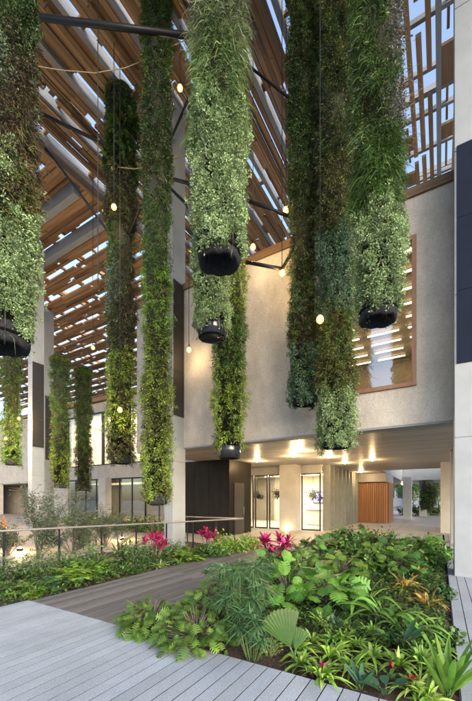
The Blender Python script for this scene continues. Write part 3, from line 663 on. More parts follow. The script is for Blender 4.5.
pendant(19,418,18.5,'small far bulb at the left beside the thin garden, upper one',16.1,170)
pendant(6,438,18.5,'small far bulb at the left photo edge, lower one',16.1,170)
def rod(a,b,r,label):
    A=Vector(at(*a)); Bp=Vector(at(*b)); c=(A+Bp)/2
    m=MB(); m.tube([A-c,Bp-c],r,10); o=m.build('steel_rod',M['steel'],None,c); tag(o,label,'rod','dark steel rods bracing the hanging gardens')
rod((30,16,9.0),(190,36,9.0),.075,'thickest dark rod, crossing the top left of the canopy')
rod((36,111,12.4),(146,164,12.8),.06,'dark rod sloping down behind the left of centre garden')
rod((38,137,14),(116,242,13.2),.05,'dark steep rod at the left under the pale beam ends')
rod((129,234,11.7),(189,98,11.5),.045,'dark diagonal rod crossing behind the slender garden')
rod((165,177,11.3),(192,184,10),.05,'short level rod between the slender and the widest garden')
rod((168,186,11.3),(194,212,10),.045,'short sloping rod below the level one beside the column')
rod((240,59,9.8),(318,121,9.4),.035,'thin rod sloping right across the timber slats')
rod((246,200,9.6),(296,219,9.4),.05,'dark rod behind the bulb above the coping')
rod((246,262,9.7),(282,269,9.55),.05,'level arm of the bent bracket by the wall')
rod((282,269,9.55),(297,243,9.4),.045,'raised arm of the bent bracket by the wall')
def drape(pts,label,mat='rope',r=.012):
    P=[Vector(at(*p)) for p in pts]; c=P[0].copy(); Q=[]
    for i in range(len(P)-1):
        p0,p1,p2,p3=P[max(i-1,0)],P[i],P[i+1],P[min(i+2,len(P)-1)]
        for k in range(6):
            t=k/6; Q.append(.5*((2*p1)+(p2-p0)*t+(2*p0-5*p1+4*p2-p3)*t*t+(3*p1-3*p2+p0-p3*1+0*p1-0*p2)*t**3*1.0) if False else p1.lerp(p2,t))
    Q.append(P[-1]); m=MB(); m.tube([q-c for q in Q],r,6); tag(m.build('slack_cable',M[mat],None,c),label,'cable')
drape([(36,66,9.6),(60,70,9.6),(95,73,9.6),(125,68,9.6),(150,58,9.6),(172,46,9.6),(190,38,9.6)],'tan slack cable looping under the thickest rod')
drape([(116,167,11.62),(135,169,10.9),(160,164,10),(190,153,9.4),(214,141,8.8)],'tan slack cable sagging across the slender garden')
drape([(98,0,9.4),(98,120,9.4),(98,285,9.4)],'thin straight black cable falling left of the bulbs','cable',.012)
# ------------------------------------------------------------------ soffit lamps
for i,(px,py,lab) in enumerate(((257,461,'recessed downlight in the soffit above the black box door'),(329,457,'recessed downlight in the soffit below the reddish garden'),
   (361,472,'recessed downlight in front of the timber kiosk'),(293,456,'recessed downlight in the soffit between the first two'),(289,466,'recessed downlight close above the lobby pillar'),(300,451,'recessed downlight nearest the wall edge above the lobby'),(345,463,'recessed downlight over the fin screen'),(372,460,'recessed downlight right of the reddish garden foot'),(272,470,'recessed downlight close above the lobby doors'),(402,485,'far downlight beyond the kiosk, left of three'),(411,485,'far downlight beyond the kiosk, middle of three'),(423,484,'far downlight beyond the kiosk, right of three'))):
    x,y,z=at(px,py,1.94*FPX/(HZ-py)) if py<480 else at(px,py,33+i)
    z=3.655
    t=thing('downlight',lab,'lamp',(x,y,z),'recessed downlights in the soffit')
    m=MB(); m.lathe([(.085,.0),(.12,-.004),(.125,-.012),(.085,-.014)],20); m.build('trim',M['railsteel'],t)
    m=MB(); m.lathe([(.06,-.008),(.056,-.03),(.035,-.05),(.004,-.058)],16); m.build('lens',M['down'],t)
    lamp('POINT','downlight_beam',(0,0,-.24),46 if i<6 else 30,(1,.66,.32),t,size=.05)
x,y,_=gr(296,531); t=thing('uplight','small glowing ground light at the foot of the lobby pillar','lamp',(17.4,7.25,0))
m=MB(); m.lathe([(.07,.0),(.08,.02),(.06,.03)],16); m.build('trim',M['steel'],t); m=MB(); m.lathe([(.06,.022),(.005,.026)],12); m.build('lens',M['down'],t); lamp('POINT','uplight_beam',(0,0,.1),4,(1,.7,.35),t,size=.04)
# lights on the courtyard ground behind the railing
for px,py,lab in ((122,540,'glowing ground light behind the bronze plant'),(20,551,'glowing ground light behind the left railing post')):
    x,y,_=gr(px,py); t=thing('ground_light',lab,'lamp',(x,y,0),'low lights on the courtyard floor')
    m=MB(); m.lathe([(.09,0),(.1,.05),(.08,.1)],16); m.build('housing',M['steel'],t); m=MB(); m.lathe([(.08,.085),(.05,.12),(.005,.13)],14); m.build('lens',M['down'],t)
    lamp('POINT','ground_beam',(0,0,.45),45,(1,.6,.24),t,size=.08)
for (a_,b_,lab) in (((90,540,12.6),(127,517,14.2),'sloping tan stair handrail behind the railing, upper one'),((104,556,12.0),(134,534,13.6),'sloping tan stair handrail behind the railing, lower one')):
    A=Vector(at(*a_)); Q=Vector(at(*b_)); t=thing('stair_handrail',lab,'handrail',(A.x,A.y,0)); o_=Vector((A.x,A.y,0))
    m=MB(); m.tube([A-o_,Q-o_],.06,8); m.build('rail_tube',M['rope'],t)
    for q in (.15,.85):
        p=A.lerp(Q,q)-o_; m=MB(); m.tube([(p.x,p.y,0),p],.025,6); m.build('post',M['steel'],t)
# lobby contents
t=thing('reception_counter','white counter inside the lit lobby','counter',(22.8,6.6,0))
part(lambda m:m.box(22.4,23.1,5.95,7.9,.02,1.05),'front_panel',M['white'],t,.01); part(lambda m:m.box(22.3,23.2,5.9,7.95,1.05,1.1),'counter_top',M['white'],t,.01)
t=thing('display_screen','lilac lit screen on the lobby back wall','screen',(26.4,7.5,1.9))
part(lambda m:m.box(26.38,26.45,7.0,8.7,1.45,2.35),'bezel',M['steel'],t); part(lambda m:m.box(26.365,26.378,7.05,8.65,1.5,2.3),'panel_glow',M['screen'],t)
def hanging_cluster(px,py,Y,label,s=.5):
    x,y,z=at(px,py,Y); t=thing('hanging_plant',label,'plant',(x,y,z),'dark plant bundles hung in the lobby')
    f=Fol(); n=700; cc=np.array([(0,0,0),(.5,.3,.15),(-.45,-.2,.1),(.2,-.5,-.15)])*s; c_=cc[rng.integers(0,4,n)]; dd=unit(rng.normal(size=(n,3))); f.strips(c_+dd*s*.4*rng.random((n,1)),dd,rng.uniform(.06,.16,n),.045,.4,2,'lance',0,None,pick([(.06,.04,.03),(.1,.055,.03),(.05,.06,.03)],n)); f.build('leaves',M['leaf'],t)
    m=MB(); m.tube([(0,0,0),(0,0,3.55-z)],.01,5); m.build('wire',M['cable'],t)
hanging_cluster(278,494,21,'dark dried plant bundle hanging in the lobby left of the pillar',.8)
hanging_cluster(257,495,21.5,'small dark plant bundle hanging beside the lobby door',.45)
hanging_cluster(313,495,21,'dark dried plant bundle hanging in the lobby right of the pillar',.8)
# traffic cone far left
x,y,_=at(4,512,22); t=thing('traffic_cone','small orange cone at the left edge of the courtyard','cone',(x,y,0))
m=MB(); m.lathe([(.2,.0),(.2,.03),(.12,.04),(.03,.7),(.004,.71)],18); m.build('cone_body',M['cone'],t)
# ------------------------------------------------------------------ plants
def base(px,py): x,y,z=gr(px,py); return (x,y,-.07)
def ptube(f,t,pts,r,name='stem',mat='bark'): m=MB(); m.tube(pts,r,6); return m.build(name,M[mat],t)
def rosette(label,px,py,R,n,pal,W=.045,tip=None,flower=None,group='bromeliads in the planting bed',cat='bromeliad',lift=.55,droop=.75,name='bromeliad',prof='blade',fold=.35,matk='glossleaf'):
    if group=='bromeliads in the planting bed': R*=1.12*random.uniform(.85,1.15); n=int(n*random.uniform(1.0,1.4))
    t=thing(name,label,cat,base(px,py),group); f=Fol()
    a=rng.uniform(0,2*PI,n)+0; e=np.linspace(1.35,.25,n)+rng.normal(size=n)*.12
    dd=np.stack([np.cos(a)*np.cos(e),np.sin(a)*np.cos(e),np.sin(e)],1)*1.0
    L=R*rng.uniform(.75,1.2,n)*(1.25-.25*np.sin(e))
    f.strips(np.stack([np.cos(a),np.sin(a),0*a],1)*.015+np.array([0,0,.04]),dd+np.array([0,0,lift-.3]),L,W*rng.uniform(.75,1.2,n),rng.uniform(.5,1.1,n)*droop,6,prof,fold,np.array([0,0,1.]),pick(pal,n,.18),None if tip is None else pick(tip,n,.15))
    f.build('leaves',M[matk],t)
    if flower:
        g=Fol(); n=14; a=rng.uniform(0,2*PI,n); e=rng.uniform(.6,1.4,n); dd=np.stack([np.cos(a)*np.cos(e),np.sin(a)*np.cos(e),np.sin(e)],1)
        g.strips(np.zeros((n,3))+np.array([0,0,.15]),dd,rng.uniform(.055,.09,n),.026,.2,3,'lance',.3,np.array([0,0,1.]),pick(flower,n,.15)); g.build('flower',M['leaf'],t)
    return t
def lobed(f,b,d,s,col,nl=5,deep=False):
    "lobed leaf blades: quads from the midrib to each lobe tip"
    n=len(b); d=unit(d); up=np.array([0,0,1.])+rng.normal(size=(n,3))*.45; side=unit(np.cross(d,up)); nor=np.cross(side,d)
    pts=[];idx=[];q=0
    for sg in (-1,1):
        for k in range(nl):
            t0=.08+k*.17; t1=t0+.15; w=.52*math.sin(PI*(k+1.1)/(nl+1.2))**.7; tx=t0+.16
            P=[(0,t0),(0,t1+.03),(sg*w,tx+(.05 if deep else .10)),(sg*w*.92,tx-(0 if deep else .03))]
            for a,tt in P: pts.append((a,tt,-.10*abs(a)-.16*tt*tt))
            idx.append((q,q+1,q+2,q+3) if sg>0 else (q,q+3,q+2,q+1)); q+=4
    for a,tt in ((-.06,.84),(.06,.84),(.02,1.06),(-.02,1.06)): pts.append((a,tt,-.16*tt*tt))
    idx.append((q,q+1,q+2,q+3)); pts=np.array(pts)
    V=b[:,None,:]+(side[:,None,:]*pts[None,:,:1]+d[:,None,:]*pts[None,:,1:2]+nor[:,None,:]*pts[None,:,2:3])*s[:,None,None]
    F=np.array(idx)[None]+(np.arange(n)*len(pts))[:,None,None]
    f.raw(V,F,np.broadcast_to(col[:,None,:],(n,len(pts),3)).copy())
def philodendron(label,px,py,R,H,n,pal,s=.22,group='lobed philodendrons in the planting bed',nl=5,b=None,deep=False):
    t=thing('philodendron',label,'plant',b or base(px,py),group); f=Fol(); m=MB()
    a=rng.uniform(0,2*PI,n); rr=R*np.sqrt(rng.uniform(.02,1,n)); hh=H*(1-.6*(rr/R)**2)*rng.uniform(.55,1.05,n)
    tip=np.stack([np.cos(a)*rr,np.sin(a)*rr,hh],1); dd=np.stack([np.cos(a),np.sin(a),np.full(n,.1)-.35*(rr/R)],1)*1+rng.normal(size=(n,3))*.45
    lobed(f,tip,dd,s*rng.uniform(.7,1.25,n),pick(pal,n,.2),nl,deep); f.build('leaves',M['glossleaf'],t)
    for i in range(n):
        p=tip[i]; m.tube([(p[0]*.12,p[1]*.12,0),(p[0]*.5,p[1]*.5,p[2]*.72),tuple(p)],[.007,.006,.004],4,(.6,.9,.4),False)
    m.build('stems',M['bark'],t); return t
def papyrus(label,px,py,R,H,n,group='umbrella sedges in the planting bed'):
    t=thing('umbrella_sedge',label,'plant',base(px,py),group); f=Fol(); m=MB()
    for i in range(n):
        a=random.uniform(0,2*PI); r=R*math.sqrt(random.random()); h=H*random.uniform(.5,1.0); p=(math.cos(a)*r,math.sin(a)*r,h)
        m.tube([(p[0]*.3,p[1]*.3,0),(p[0]*.8,p[1]*.8,h*.6),p],.004,5,(1,1,1),False)
        k=26; az=rng.uniform(0,2*PI,k); e=rng.uniform(-.1,.75,k); dd=np.stack([np.cos(az)*np.cos(e),np.sin(az)*np.cos(e),np.sin(e)],1)
        f.strips(np.tile(np.array(p),(k,1)),dd,rng.uniform(.14,.26,k),rng.uniform(.011,.018,k),rng.uniform(.2,.7,k),4,'blade',0,np.array([0,0,1.]),pick([(.06,.13,.06),(.09,.17,.07),(.05,.1,.05),(.12,.2,.1)],k))
    f.build('leaves',M['leaf'],t); o=m.build('stems',M['greenstem'],t); return t
M['greenstem']=surf('green_stem',[(.3,(.06,.11,.03)),(.7,(.1,.16,.05))],scale=8,rough=.5,bs=.1)
def paddle(label,px,py,n,L,W,pal,spread=.6,lift=1.3,droop=.35,tip=None,group='broad leaved plants in the planting bed',name='broad_leaf_plant',wave=0.0,stem=.25):
    t=thing(name,label,'plant',base(px,py),group); f=Fol(); m=MB()
    a=rng.uniform(0,2*PI,n); dd=np.stack([np.cos(a)*spread,np.sin(a)*spread,np.full(n,lift)],1)*1+rng.normal(size=(n,3))*.15; dd=unit(dd)
    st=dd*np.array(stem*rng.uniform(.6,1.3,n))[:,None]
    f.strips(st,dd*1.0+np.stack([np.cos(a)*.25,np.sin(a)*.25,0*a],1),L*rng.uniform(.7,1.15,n),W*rng.uniform(.75,1.15,n),droop*rng.uniform(.6,1.4,n),8,'paddle',.28,np.array([0,0,1.]),pick(pal,n,.15),None if tip is None else pick(tip,n,.15),wave)
    for i in range(n): m.tube([(0,0,0),tuple(st[i]*.6+np.array([0,0,.01])),tuple(st[i]*1.05)],.009,5,(1,1,1),False)
    f.build('leaves',M['glossleaf'],t); m.build('stems',M['greenstem'],t); return t
def fern(label,px,py,n,L,pal,group='ferns in the bed behind the boardwalk',lift=1.0,K=16,b=None,name='fern'):
    n=int(n*1.6); t=thing(name,label,'fern',b or base(px,py),group); f=Fol(); a=rng.uniform(0,2*PI,n)
    n=int(n*1.0); d0=unit(np.stack([np.cos(a),np.sin(a),rng.uniform(.5,2.6,n)*lift],1)); LL=1.45*L*rng.uniform(.6,1.15,n); dr=rng.uniform(.35,.75,n)
    tt=np.linspace(.12,1,K); P=d0[:,None,:]*(LL[:,None]*tt)[:,:,None]; P[:,:,2]-=(dr*LL)[:,None]*tt**2
    T=d0[:,None,:]*np.ones((1,K,1)); T[:,:,2]-=(2*dr)[:,None]*tt; T=unit(T); sd=unit(np.cross(d0,np.array([0,0,1.])))[:,None,:]*np.ones((1,K,1))
    col=pick(pal,n,.2); wl=(.24*L*np.sin(PI*np.clip(tt*.85+.12,0,1))**.8)[None,:]*np.ones((n,1))
    for sg in (-1,1):
        f.strips(P.reshape(-1,3),(sd*sg+T*.45+np.array([0,0,.1])).reshape(-1,3),wl.reshape(-1),.055*L+.012,.25,2,'lance',0,np.array([0,0,1.]),np.repeat(col,K,0)*(1+rng.normal(size=(n*K,1))*.1))
    f.strips(np.zeros((n,3)),d0,LL,.012,dr,6,'blade',0,np.array([0,0,1.]),col*.7)
    f.build('fronds',M['leaf'],t); return t
def bush(label,px,py,R,H,n,pal,lf=(.05,.1),W=.035,group='leafy shrubs in the bed',name='shrub',b=None,br=9,flat=1.0):
    t=thing(name,label,'shrub',b or base(px,py),group); f=Fol(); m=MB(); tips=[]
    for i in range(br*3):
        a=random.uniform(0,2*PI); r=R*math.sqrt(random.random()); h=H*(1-.45*(r/R)**2)*random.uniform(.5,1.05); p=np.array((math.cos(a)*r,math.sin(a)*r,h)); tips.append(p)
        m.tube([(p[0]*.08,p[1]*.08,0),(p[0]*.55,p[1]*.55,h*.55),tuple(p)],[.012,.007,.003],5,(1,1,1),False)
    tips=np.array(tips); i=rng.integers(0,len(tips),n); q=rng.uniform(.35,1.05,n)[:,None]
    b_=tips[i]*q+rng.normal(size=(n,3))*R*.13; b_[:,2]=np.abs(b_[:,2]); dd=rng.normal(size=(n,3))+unit(tips[i])*.8
    f.strips(b_,dd,rng.uniform(*lf,n),W*rng.uniform(.7,1.2,n),.3,3,'lance',.2,None,pick(pal,n,.25))
    f.build('leaves',M['glossleaf'],t); m.build('branches',M['bark'],t); return t
def fanpalm(label,px,py):
    t=thing('fan_palm',label,'palm',base(px,py),'palms in the planting bed'); f=Fol()
    def fan(hub,axis,face,R,a0,a1,n):
        hub=np.array(hub);axis=unit(np.array(axis,float));face=unit(np.array(face,float)); sd=unit(np.cross(axis,face)); face=np.cross(sd,axis)
        pts=[]
        for i in range(n*2+1):
            a=a0+(a1-a0)*i/(2*n); z=.06*R*(1 if i%2 else -1); rim=R*(1-.12*abs(a)/1.2)
            for q in (.02,.45,1.0): pts.append(hub+(axis*math.cos(a)+sd*math.sin(a))*rim*q+face*z*q*1.2-face*.12*q*q*R)
        idx=[]
        for i in range(2*n):
            for j in range(2): idx.append((i*3+j,i*3+j+1,(i+1)*3+j+1,(i+1)*3+j))
        c=np.tile(np.array([(.05,.15,.02),(.038,.12,.016),(.08,.15,.026)]),(2*n+1,1))*np.repeat(1+rng.normal(size=(2*n+1,1))*.08,3,0)
        f.raw(np.array(pts),np.array(idx),c)
    R3=np.array((RT[0],RT[1],0)); F3=np.array((FW[0],FW[1],0)); U=np.array((0,0,1.))
    fan(-R3*.02+U*.24,-R3*.42+U*1.0,-F3+U*.1,.40,-.62,.72,13)
    fan(R3*.05+F3*.1+U*.16,R3*.3+U*.8+F3*.5,-F3+U*.4,.26,-.5,.5,7)
    f.build('leaves',M['leaf'],t); m=MB(); m.tube([(0,0,0),tuple(R3*.03+U*.12),tuple(-R3*.02+U*.25)],.01,6,(1,1,1),False); m.tube([(0,0,0),tuple(R3*.04+F3*.05+U*.1),tuple(R3*.05+F3*.1+U*.17)],.008,6,(1,1,1),False); m.build('stems',M['greenstem'],t)
def stems_plant(label,px,py,n,H,pal,L=.3,W=.07,group='ti plants with magenta leaves',name='ti_plant'):
    t=thing(name,label,'plant',base(px,py),group); f=Fol(); m=MB()
    for i in range(n):
        a=random.uniform(0,2*PI); r=.3*math.sqrt(random.random()); p=np.array((math.cos(a)*r,math.sin(a)*r,H*random.uniform(.45,.75))); m.tube([(p[0]*.4,p[1]*.4,0),tuple(p)],.012,6,(1,1,1),False)
        k=15; az=rng.uniform(0,2*PI,k); e=rng.uniform(.15,1.4,k); dd=np.stack([np.cos(az)*np.cos(e),np.sin(az)*np.cos(e),np.sin(e)],1)
        f.strips(np.tile(p,(k,1))-np.array([0,0,1])*rng.uniform(0,.12,(k,1)),dd,L*rng.uniform(.6,1.1,k),W*rng.uniform(.7,1.1,k),.25,5,'lance',.3,np.array([0,0,1.]),pick(pal,k,.2))
    f.build('leaves',M['leaf'],t); m.build('stems',M['bark'],t); return t
# front of the planter, left to right
XG='xanadu philodendrons at the front of the planter'
XP=[(.105,.17,.035),(.08,.145,.03),(.13,.2,.04),(.055,.105,.025)]
philodendron('low bright lobed philodendron at the planter corner beside the boardwalk',152,627,.42,.42,300,XP,.12,XG,5,None,True)
philodendron('larger lobed philodendron spilling over the deck edge, second from the boardwalk',196,641,.48,.48,330,XP,.12,XG,5,None,True)
philodendron('taller lobed philodendron standing behind the one that spills over the deck',214,624,.44,.66,300,XP,.12,XG,5,None,True)
papyrus('tall umbrella sedge at the deck edge left of the fan palm',240,640,.34,.98,52)
papyrus('umbrella sedge farther back along the boardwalk side',228,606,.36,.68,44)
papyrus('umbrella sedge behind the tall one, next to the boardwalk bend',252,598,.34,.66,44)
papyrus('low umbrella sedge drooping on the deck between philodendron and tall sedge',252,655,.24,.55,18)
fanpalm('young fan palm with one big pleated pale green leaf',292,664)
bush('small yellow green shrub tucked left of the fan palm',270,651,.13,.25,220,'bright',(.03,.07),.02)
rosette('lime bromeliad with a red heart at the front deck edge',322,676,.27,34,'lime',.042,None,'magenta')
rosette('lime bromeliad just right of the fan palm stem',302,662,.25,28,'lime',.04)
rosette('lime bromeliad behind the red hearted one at the front',331,655,.30,32,'lime',.042)
rosette('small lime bromeliad right behind the fan palm leaf',312,641,.25,26,'lime',.04)
rosette('lime bromeliad in the middle of the front rows',343,640,.28,30,'lime',.042)
rosette('lime bromeliad left of the dark blue green plant, second row',322,625,.27,28,'lime',.042)
rosette('yellowish bromeliad in the third row near the big split leaves',350,628,.26,28,'lime',.04,'yellowgreen')
AG='dark blue green upright plants in the front rows'
paddle('dark blue green plant with upright channelled leaves at the front edge',361,684,7,.28,.05,[(.035,.085,.055),(.05,.11,.07)],.45,1.4,.15,None,AG,'dracaena',0,.06)
paddle('dark blue green plant with broad folded leaves and red bract at the front',386,690,6,.25,.085,[(.03,.075,.04),(.05,.1,.06)],.7,1.0,.5,None,AG,'dracaena',0,.1)
rosette('small red bract plant beside the dark folded leaves',391,677,.12,9,'green',.035,None,[(.4,.015,.025),(.3,.01,.02)])
rosette('lime bromeliad behind the dark blue green plants',372,656,.29,32,'lime',.042)
rosette('lime bromeliad with orange red heart at the front right',412,690,.27,30,'lime',.042,None,[(.4,.06,.03),(.3,.03,.02)])
rosette('green striped bromeliad right of centre in the second row',421,662,.34,34,[(.12,.22,.04),(.2,.32,.06),(.3,.38,.1)],.04)
rosette('pale bromeliad near the right deck strip, second row',438,648,.26,28,'lime',.04)
rosette('lime bromeliad at the right front corner',428,698,.26,26,'lime',.04)
paddle('tall canna like plant with bright upright leaves at the right front corner',447,697,19,.56,.058,[(.1,.2,.03),(.08,.17,.025),(.13,.23,.04)],.2,1.5,.16,None,'tall bright leaved plants','canna_plant',0,.12)
bush('dense dark green low shrub at the right deck strip',445,640,.2,.25,420,[(.05,.11,.03),(.08,.15,.04)],(.04,.08),.04,'compact shrubs along the right deck strip')
bush('round dark green shrub farther along the right deck strip',443,598,.2,.34,420,[(.03,.08,.03),(.05,.11,.04)],(.04,.08),.045,'compact shrubs along the right deck strip')
for px,py,pal,lab in ((300,648,'lime','lime bromeliad squeezed between the fan palm and the red hearted one'),(352,668,'lime','lime bromeliad left beside the front dark blue green plant'),(357,645,'lime','lime bromeliad in the second row behind the front dark plant'),
   (398,664,'lime','lime bromeliad just behind the red bract plant'),(388,640,[(.1,.2,.04),(.16,.28,.06)],'green bromeliad under the corn plant in the middle'),(437,672,'lime','lime bromeliad left of the tall canna like plant'),
   (410,644,[(.14,.25,.05),(.2,.32,.06)],'green bromeliad beside the dark strap leaved plant'),(334,641,[(.14,.25,.05),(.2,.32,.06)],'green bromeliad in the thick of the front left cluster'),(372,634,'lime','lime bromeliad below the corn plant leaves'),(425,634,'lime','lime bromeliad under the orange tipped plants')):
    rosette(lab,px,py,.26,28,pal,.042)
gc=Fol(); n=27000; x=rng.uniform(4.2,12.7,n); y=rng.uniform(-.08,3.62,n); k_=(x>5.0)|(y<2.2)|(rng.random(n)<.3); x=x[k_];y=y[k_];n=len(x)
gc.strips(np.stack([x,y,rng.uniform(-.08,.12,n)],1),rng.normal(size=(n,3))*np.array([1,1,.4])+np.array([0,0,.7]),rng.uniform(.05,.13,n),rng.uniform(.02,.05,n),.4,2,'lance',.2,np.array([0,0,1.]),pick('mid',n,.3))
tag(gc.build('ground_cover',M['leaf']),'low leafy ground cover filling the gaps between planter plants','ground cover',kind='stuff')
# middle rows
CG='corn plants with arching strap leaves'
CP=[(.13,.25,.045),(.1,.2,.04),(.17,.29,.06)]
paddle('arching corn plant in the middle of the planter with long wavy leaves',385,624,22,.8,.062,CP,.9,1.2,.7,None,CG,'corn_plant',.02,.25)
paddle('corn plant leaning right in front of the orange bromeliads',405,634,18,.66,.058,CP,.9,1.1,.75,None,CG,'corn_plant',.02,.2)
paddle('corn plant behind the middle lime bromeliads',362,612,20,.7,.06,CP,.9,1.2,.6,None,CG,'corn_plant',.02,.3)
paddle('dark strap leaved plant behind the second row at right',402,648,9,.45,.07,[(.035,.085,.04),(.05,.11,.05)],.6,1.2,.35,None,AG,'dracaena',0,.1)
OG='orange tinted bromeliads at the right of the planter'
rosette('orange tipped bromeliad nearest the right deck strip',428,606,.5,36,'orange',.055,[(.36,.22,.06),(.34,.17,.06)],None,OG)
rosette('orange tipped bromeliad behind the corn plant',405,590,.62,40,'orange',.06,[(.36,.22,.06),(.34,.17,.06)],None,OG)
rosette('orange bromeliad farther back beside the dark agave',418,578,.58,36,'orange',.055,[(.36,.22,.06),(.34,.17,.06)],None,OG)
rosette('olive bromeliad with drooping straw leaves under the orange ones',414,622,.4,20,[(.2,.2,.05),(.26,.2,.08)],.05,'orange',None,OG,droop=1.1)
paddle('heart leaved plant with light green leaves left of the corn plants',352,616,10,.18,.15,[(.16,.28,.06),(.12,.23,.05)],.7,1.1,.3,None,'heart leaved plants','heart_leaf_plant',0,.3)
SG='split leaf philodendrons in the middle of the planter'
SP=[(.09,.2,.035),(.06,.15,.03),(.13,.24,.05)]
philodendron('big split leaf philodendron in the middle with deep cut drooping leaves',330,606,.5,.72,60,SP,.23,SG,6)
philodendron('big split leaf philodendron behind the sedges',288,602,.5,.68,60,SP,.22,SG,6)
philodendron('big split leaf philodendron near the magenta ti plant',300,584,.5,.72,60,SP,.22,SG,6)
rosette('pale pink striped bromeliad behind the split leaves',318,577,.48,26,[(.12,.2,.05),(.25,.22,.1)],.045,[(.42,.25,.16),(.3,.28,.12)],None,OG)
rosette('blue grey agave among the middle bromeliads',338,628,.3,18,'bluegreen',.05,None,None,'spiky rosettes',droop=.35)
stems_plant('magenta ti plant in the planter beside the boardwalk',277,573,12,1.1,'magenta',.36,.075)
# massed planting at the back: nothing tells these apart
for i in range(66):
    x=random.uniform(5.7,12.4); y=random.uniform(.15,3.2)
    if x<8.4 and y<1.9: x+=2.9
    q=i%3
    if q==0: philodendron('lobed philodendron in the massed green planting at the planter back',0,0,.5,random.uniform(.55,.85),random.randint(60,80),random.choice([SP,XP,[(.06,.13,.04),(.09,.17,.05)]]),random.uniform(.18,.26),'massed philodendrons at the planter back',5,(x,y,-.07))
    elif q==1: bush('leafy green shrub in the massed planting at the planter back',0,0,.5,random.uniform(.55,.85),420,random.choice(['green',SP,[(.12,.2,.05),(.08,.15,.035)]]),(.08,.17),.055,'massed leafy shrubs at the planter back','shrub',(x,y,-.07))
    else: fern('green fern in the massed planting at the planter back',0,0,18,.42,random.choice(['green','mid',XP]),'massed ferns at the planter back',1.0,14,(x,y,-.07))
for px,py,lab in ((360,556,'dark leafy shrub at the far end of the planter, left one'),(385,555,'dark leafy shrub at the far end of the planter, right one'),(345,552,'pale olive shrub at the far planter end nearest the boardwalk')):
    bush(lab,px,py,.6,.85,900,[(.04,.09,.04),(.06,.12,.05),(.09,.14,.05)],(.07,.15),.05,'shrubs at the far planter end')
rosette('dark blue green agave at the far right planter edge',431,566,.55,22,[(.03,.07,.06),(.05,.1,.08)],.09,None,None,'spiky rosettes',droop=.2,name='agave',cat='agave')
x,y,_=gr(414,556); t=thing('spike_light','small black garden spotlight by the far planter edge','lamp',(x,y,-.05))
m=MB(); m.tube([(0,0,0),(0,0,.22)],.012,6); m.build('spike',M['steel'],t); m=MB(); m.lathe([(.07,.2),(.05,.27),(.02,.3)],14); m.build('hood',M['steel'],t)
# bed behind the boardwalk
FG='ferns in the bed behind the boardwalk'
for px,py,n,Lf,pal,lab in ((10,592,20,.42,'green','low fern at the left photo edge beside the deck'),(35,592,20,.42,'bright','bright fern by the deck corner left of the boardwalk'),
   (52,588,22,.45,[(.07,.14,.06),(.05,.11,.05)],'blue green fern at the boardwalk start'),(75,580,26,.62,'bright','largest bright fern below the second rail post'),(96,574,26,.6,'bright','bright fern left of the bronze plant'),
   (60,570,22,.5,'green','green fern behind the blue green one near the rail'),(108,573,18,.36,'green','low fern below the bronze plant'),(134,571,18,.34,'green','low fern right of the bronze plant at the path edge'),
   (188,561,24,.6,'bright','arching fern right of the concrete column foot'),(200,556,20,.5,'green','fern between the column and the second ti plant'),(20,578,20,.5,'mid','dark fern behind the left kerb')):
    fern(lab,px,py,n,Lf,pal,FG)
rosette('bronze bromeliad with long dark arching leaves by the railing',121,562,.95,22,'bronze',.08,None,None,'spiky rosettes',droop=.4,lift=.9)
stems_plant('magenta ti plant left of the concrete column foot',155,560,8,1.0,'magenta',.32,.065)
stems_plant('magenta ti plant right of the concrete column',209,552,8,1.1,'magenta',.32,.065)
rosette('pale variegated spider plant at the path edge before the column',160,567,.42,34,[(.3,.36,.14),(.16,.25,.06),(.38,.42,.2)],.03,None,None,'spiky rosettes')
rosette('second variegated spider plant nearer the column foot',178,563,.38,30,[(.26,.33,.12),(.14,.23,.05)],.03,None,None,'spiky rosettes')
bush('bright green leafy shrub in front of the black steel box',230,552,.7,.72,1000,'bright',(.07,.14),.055,'shrubs at the boardwalk end')
bush('yellow green shrub at the boardwalk end by the intercom post',252,548,.5,.62,600,'yellowgreen',(.06,.13),.04,'shrubs at the boardwalk end')
bush('mid green shrub between the ti plant and the bright shrub',216,556,.45,.5,500,'green',(.07,.14),.05,'shrubs at the boardwalk end')
bush('dark low shrub around the concrete column foot',140,562,.45,.42,450,'mid',(.06,.12),.04,'shrubs at the boardwalk end')
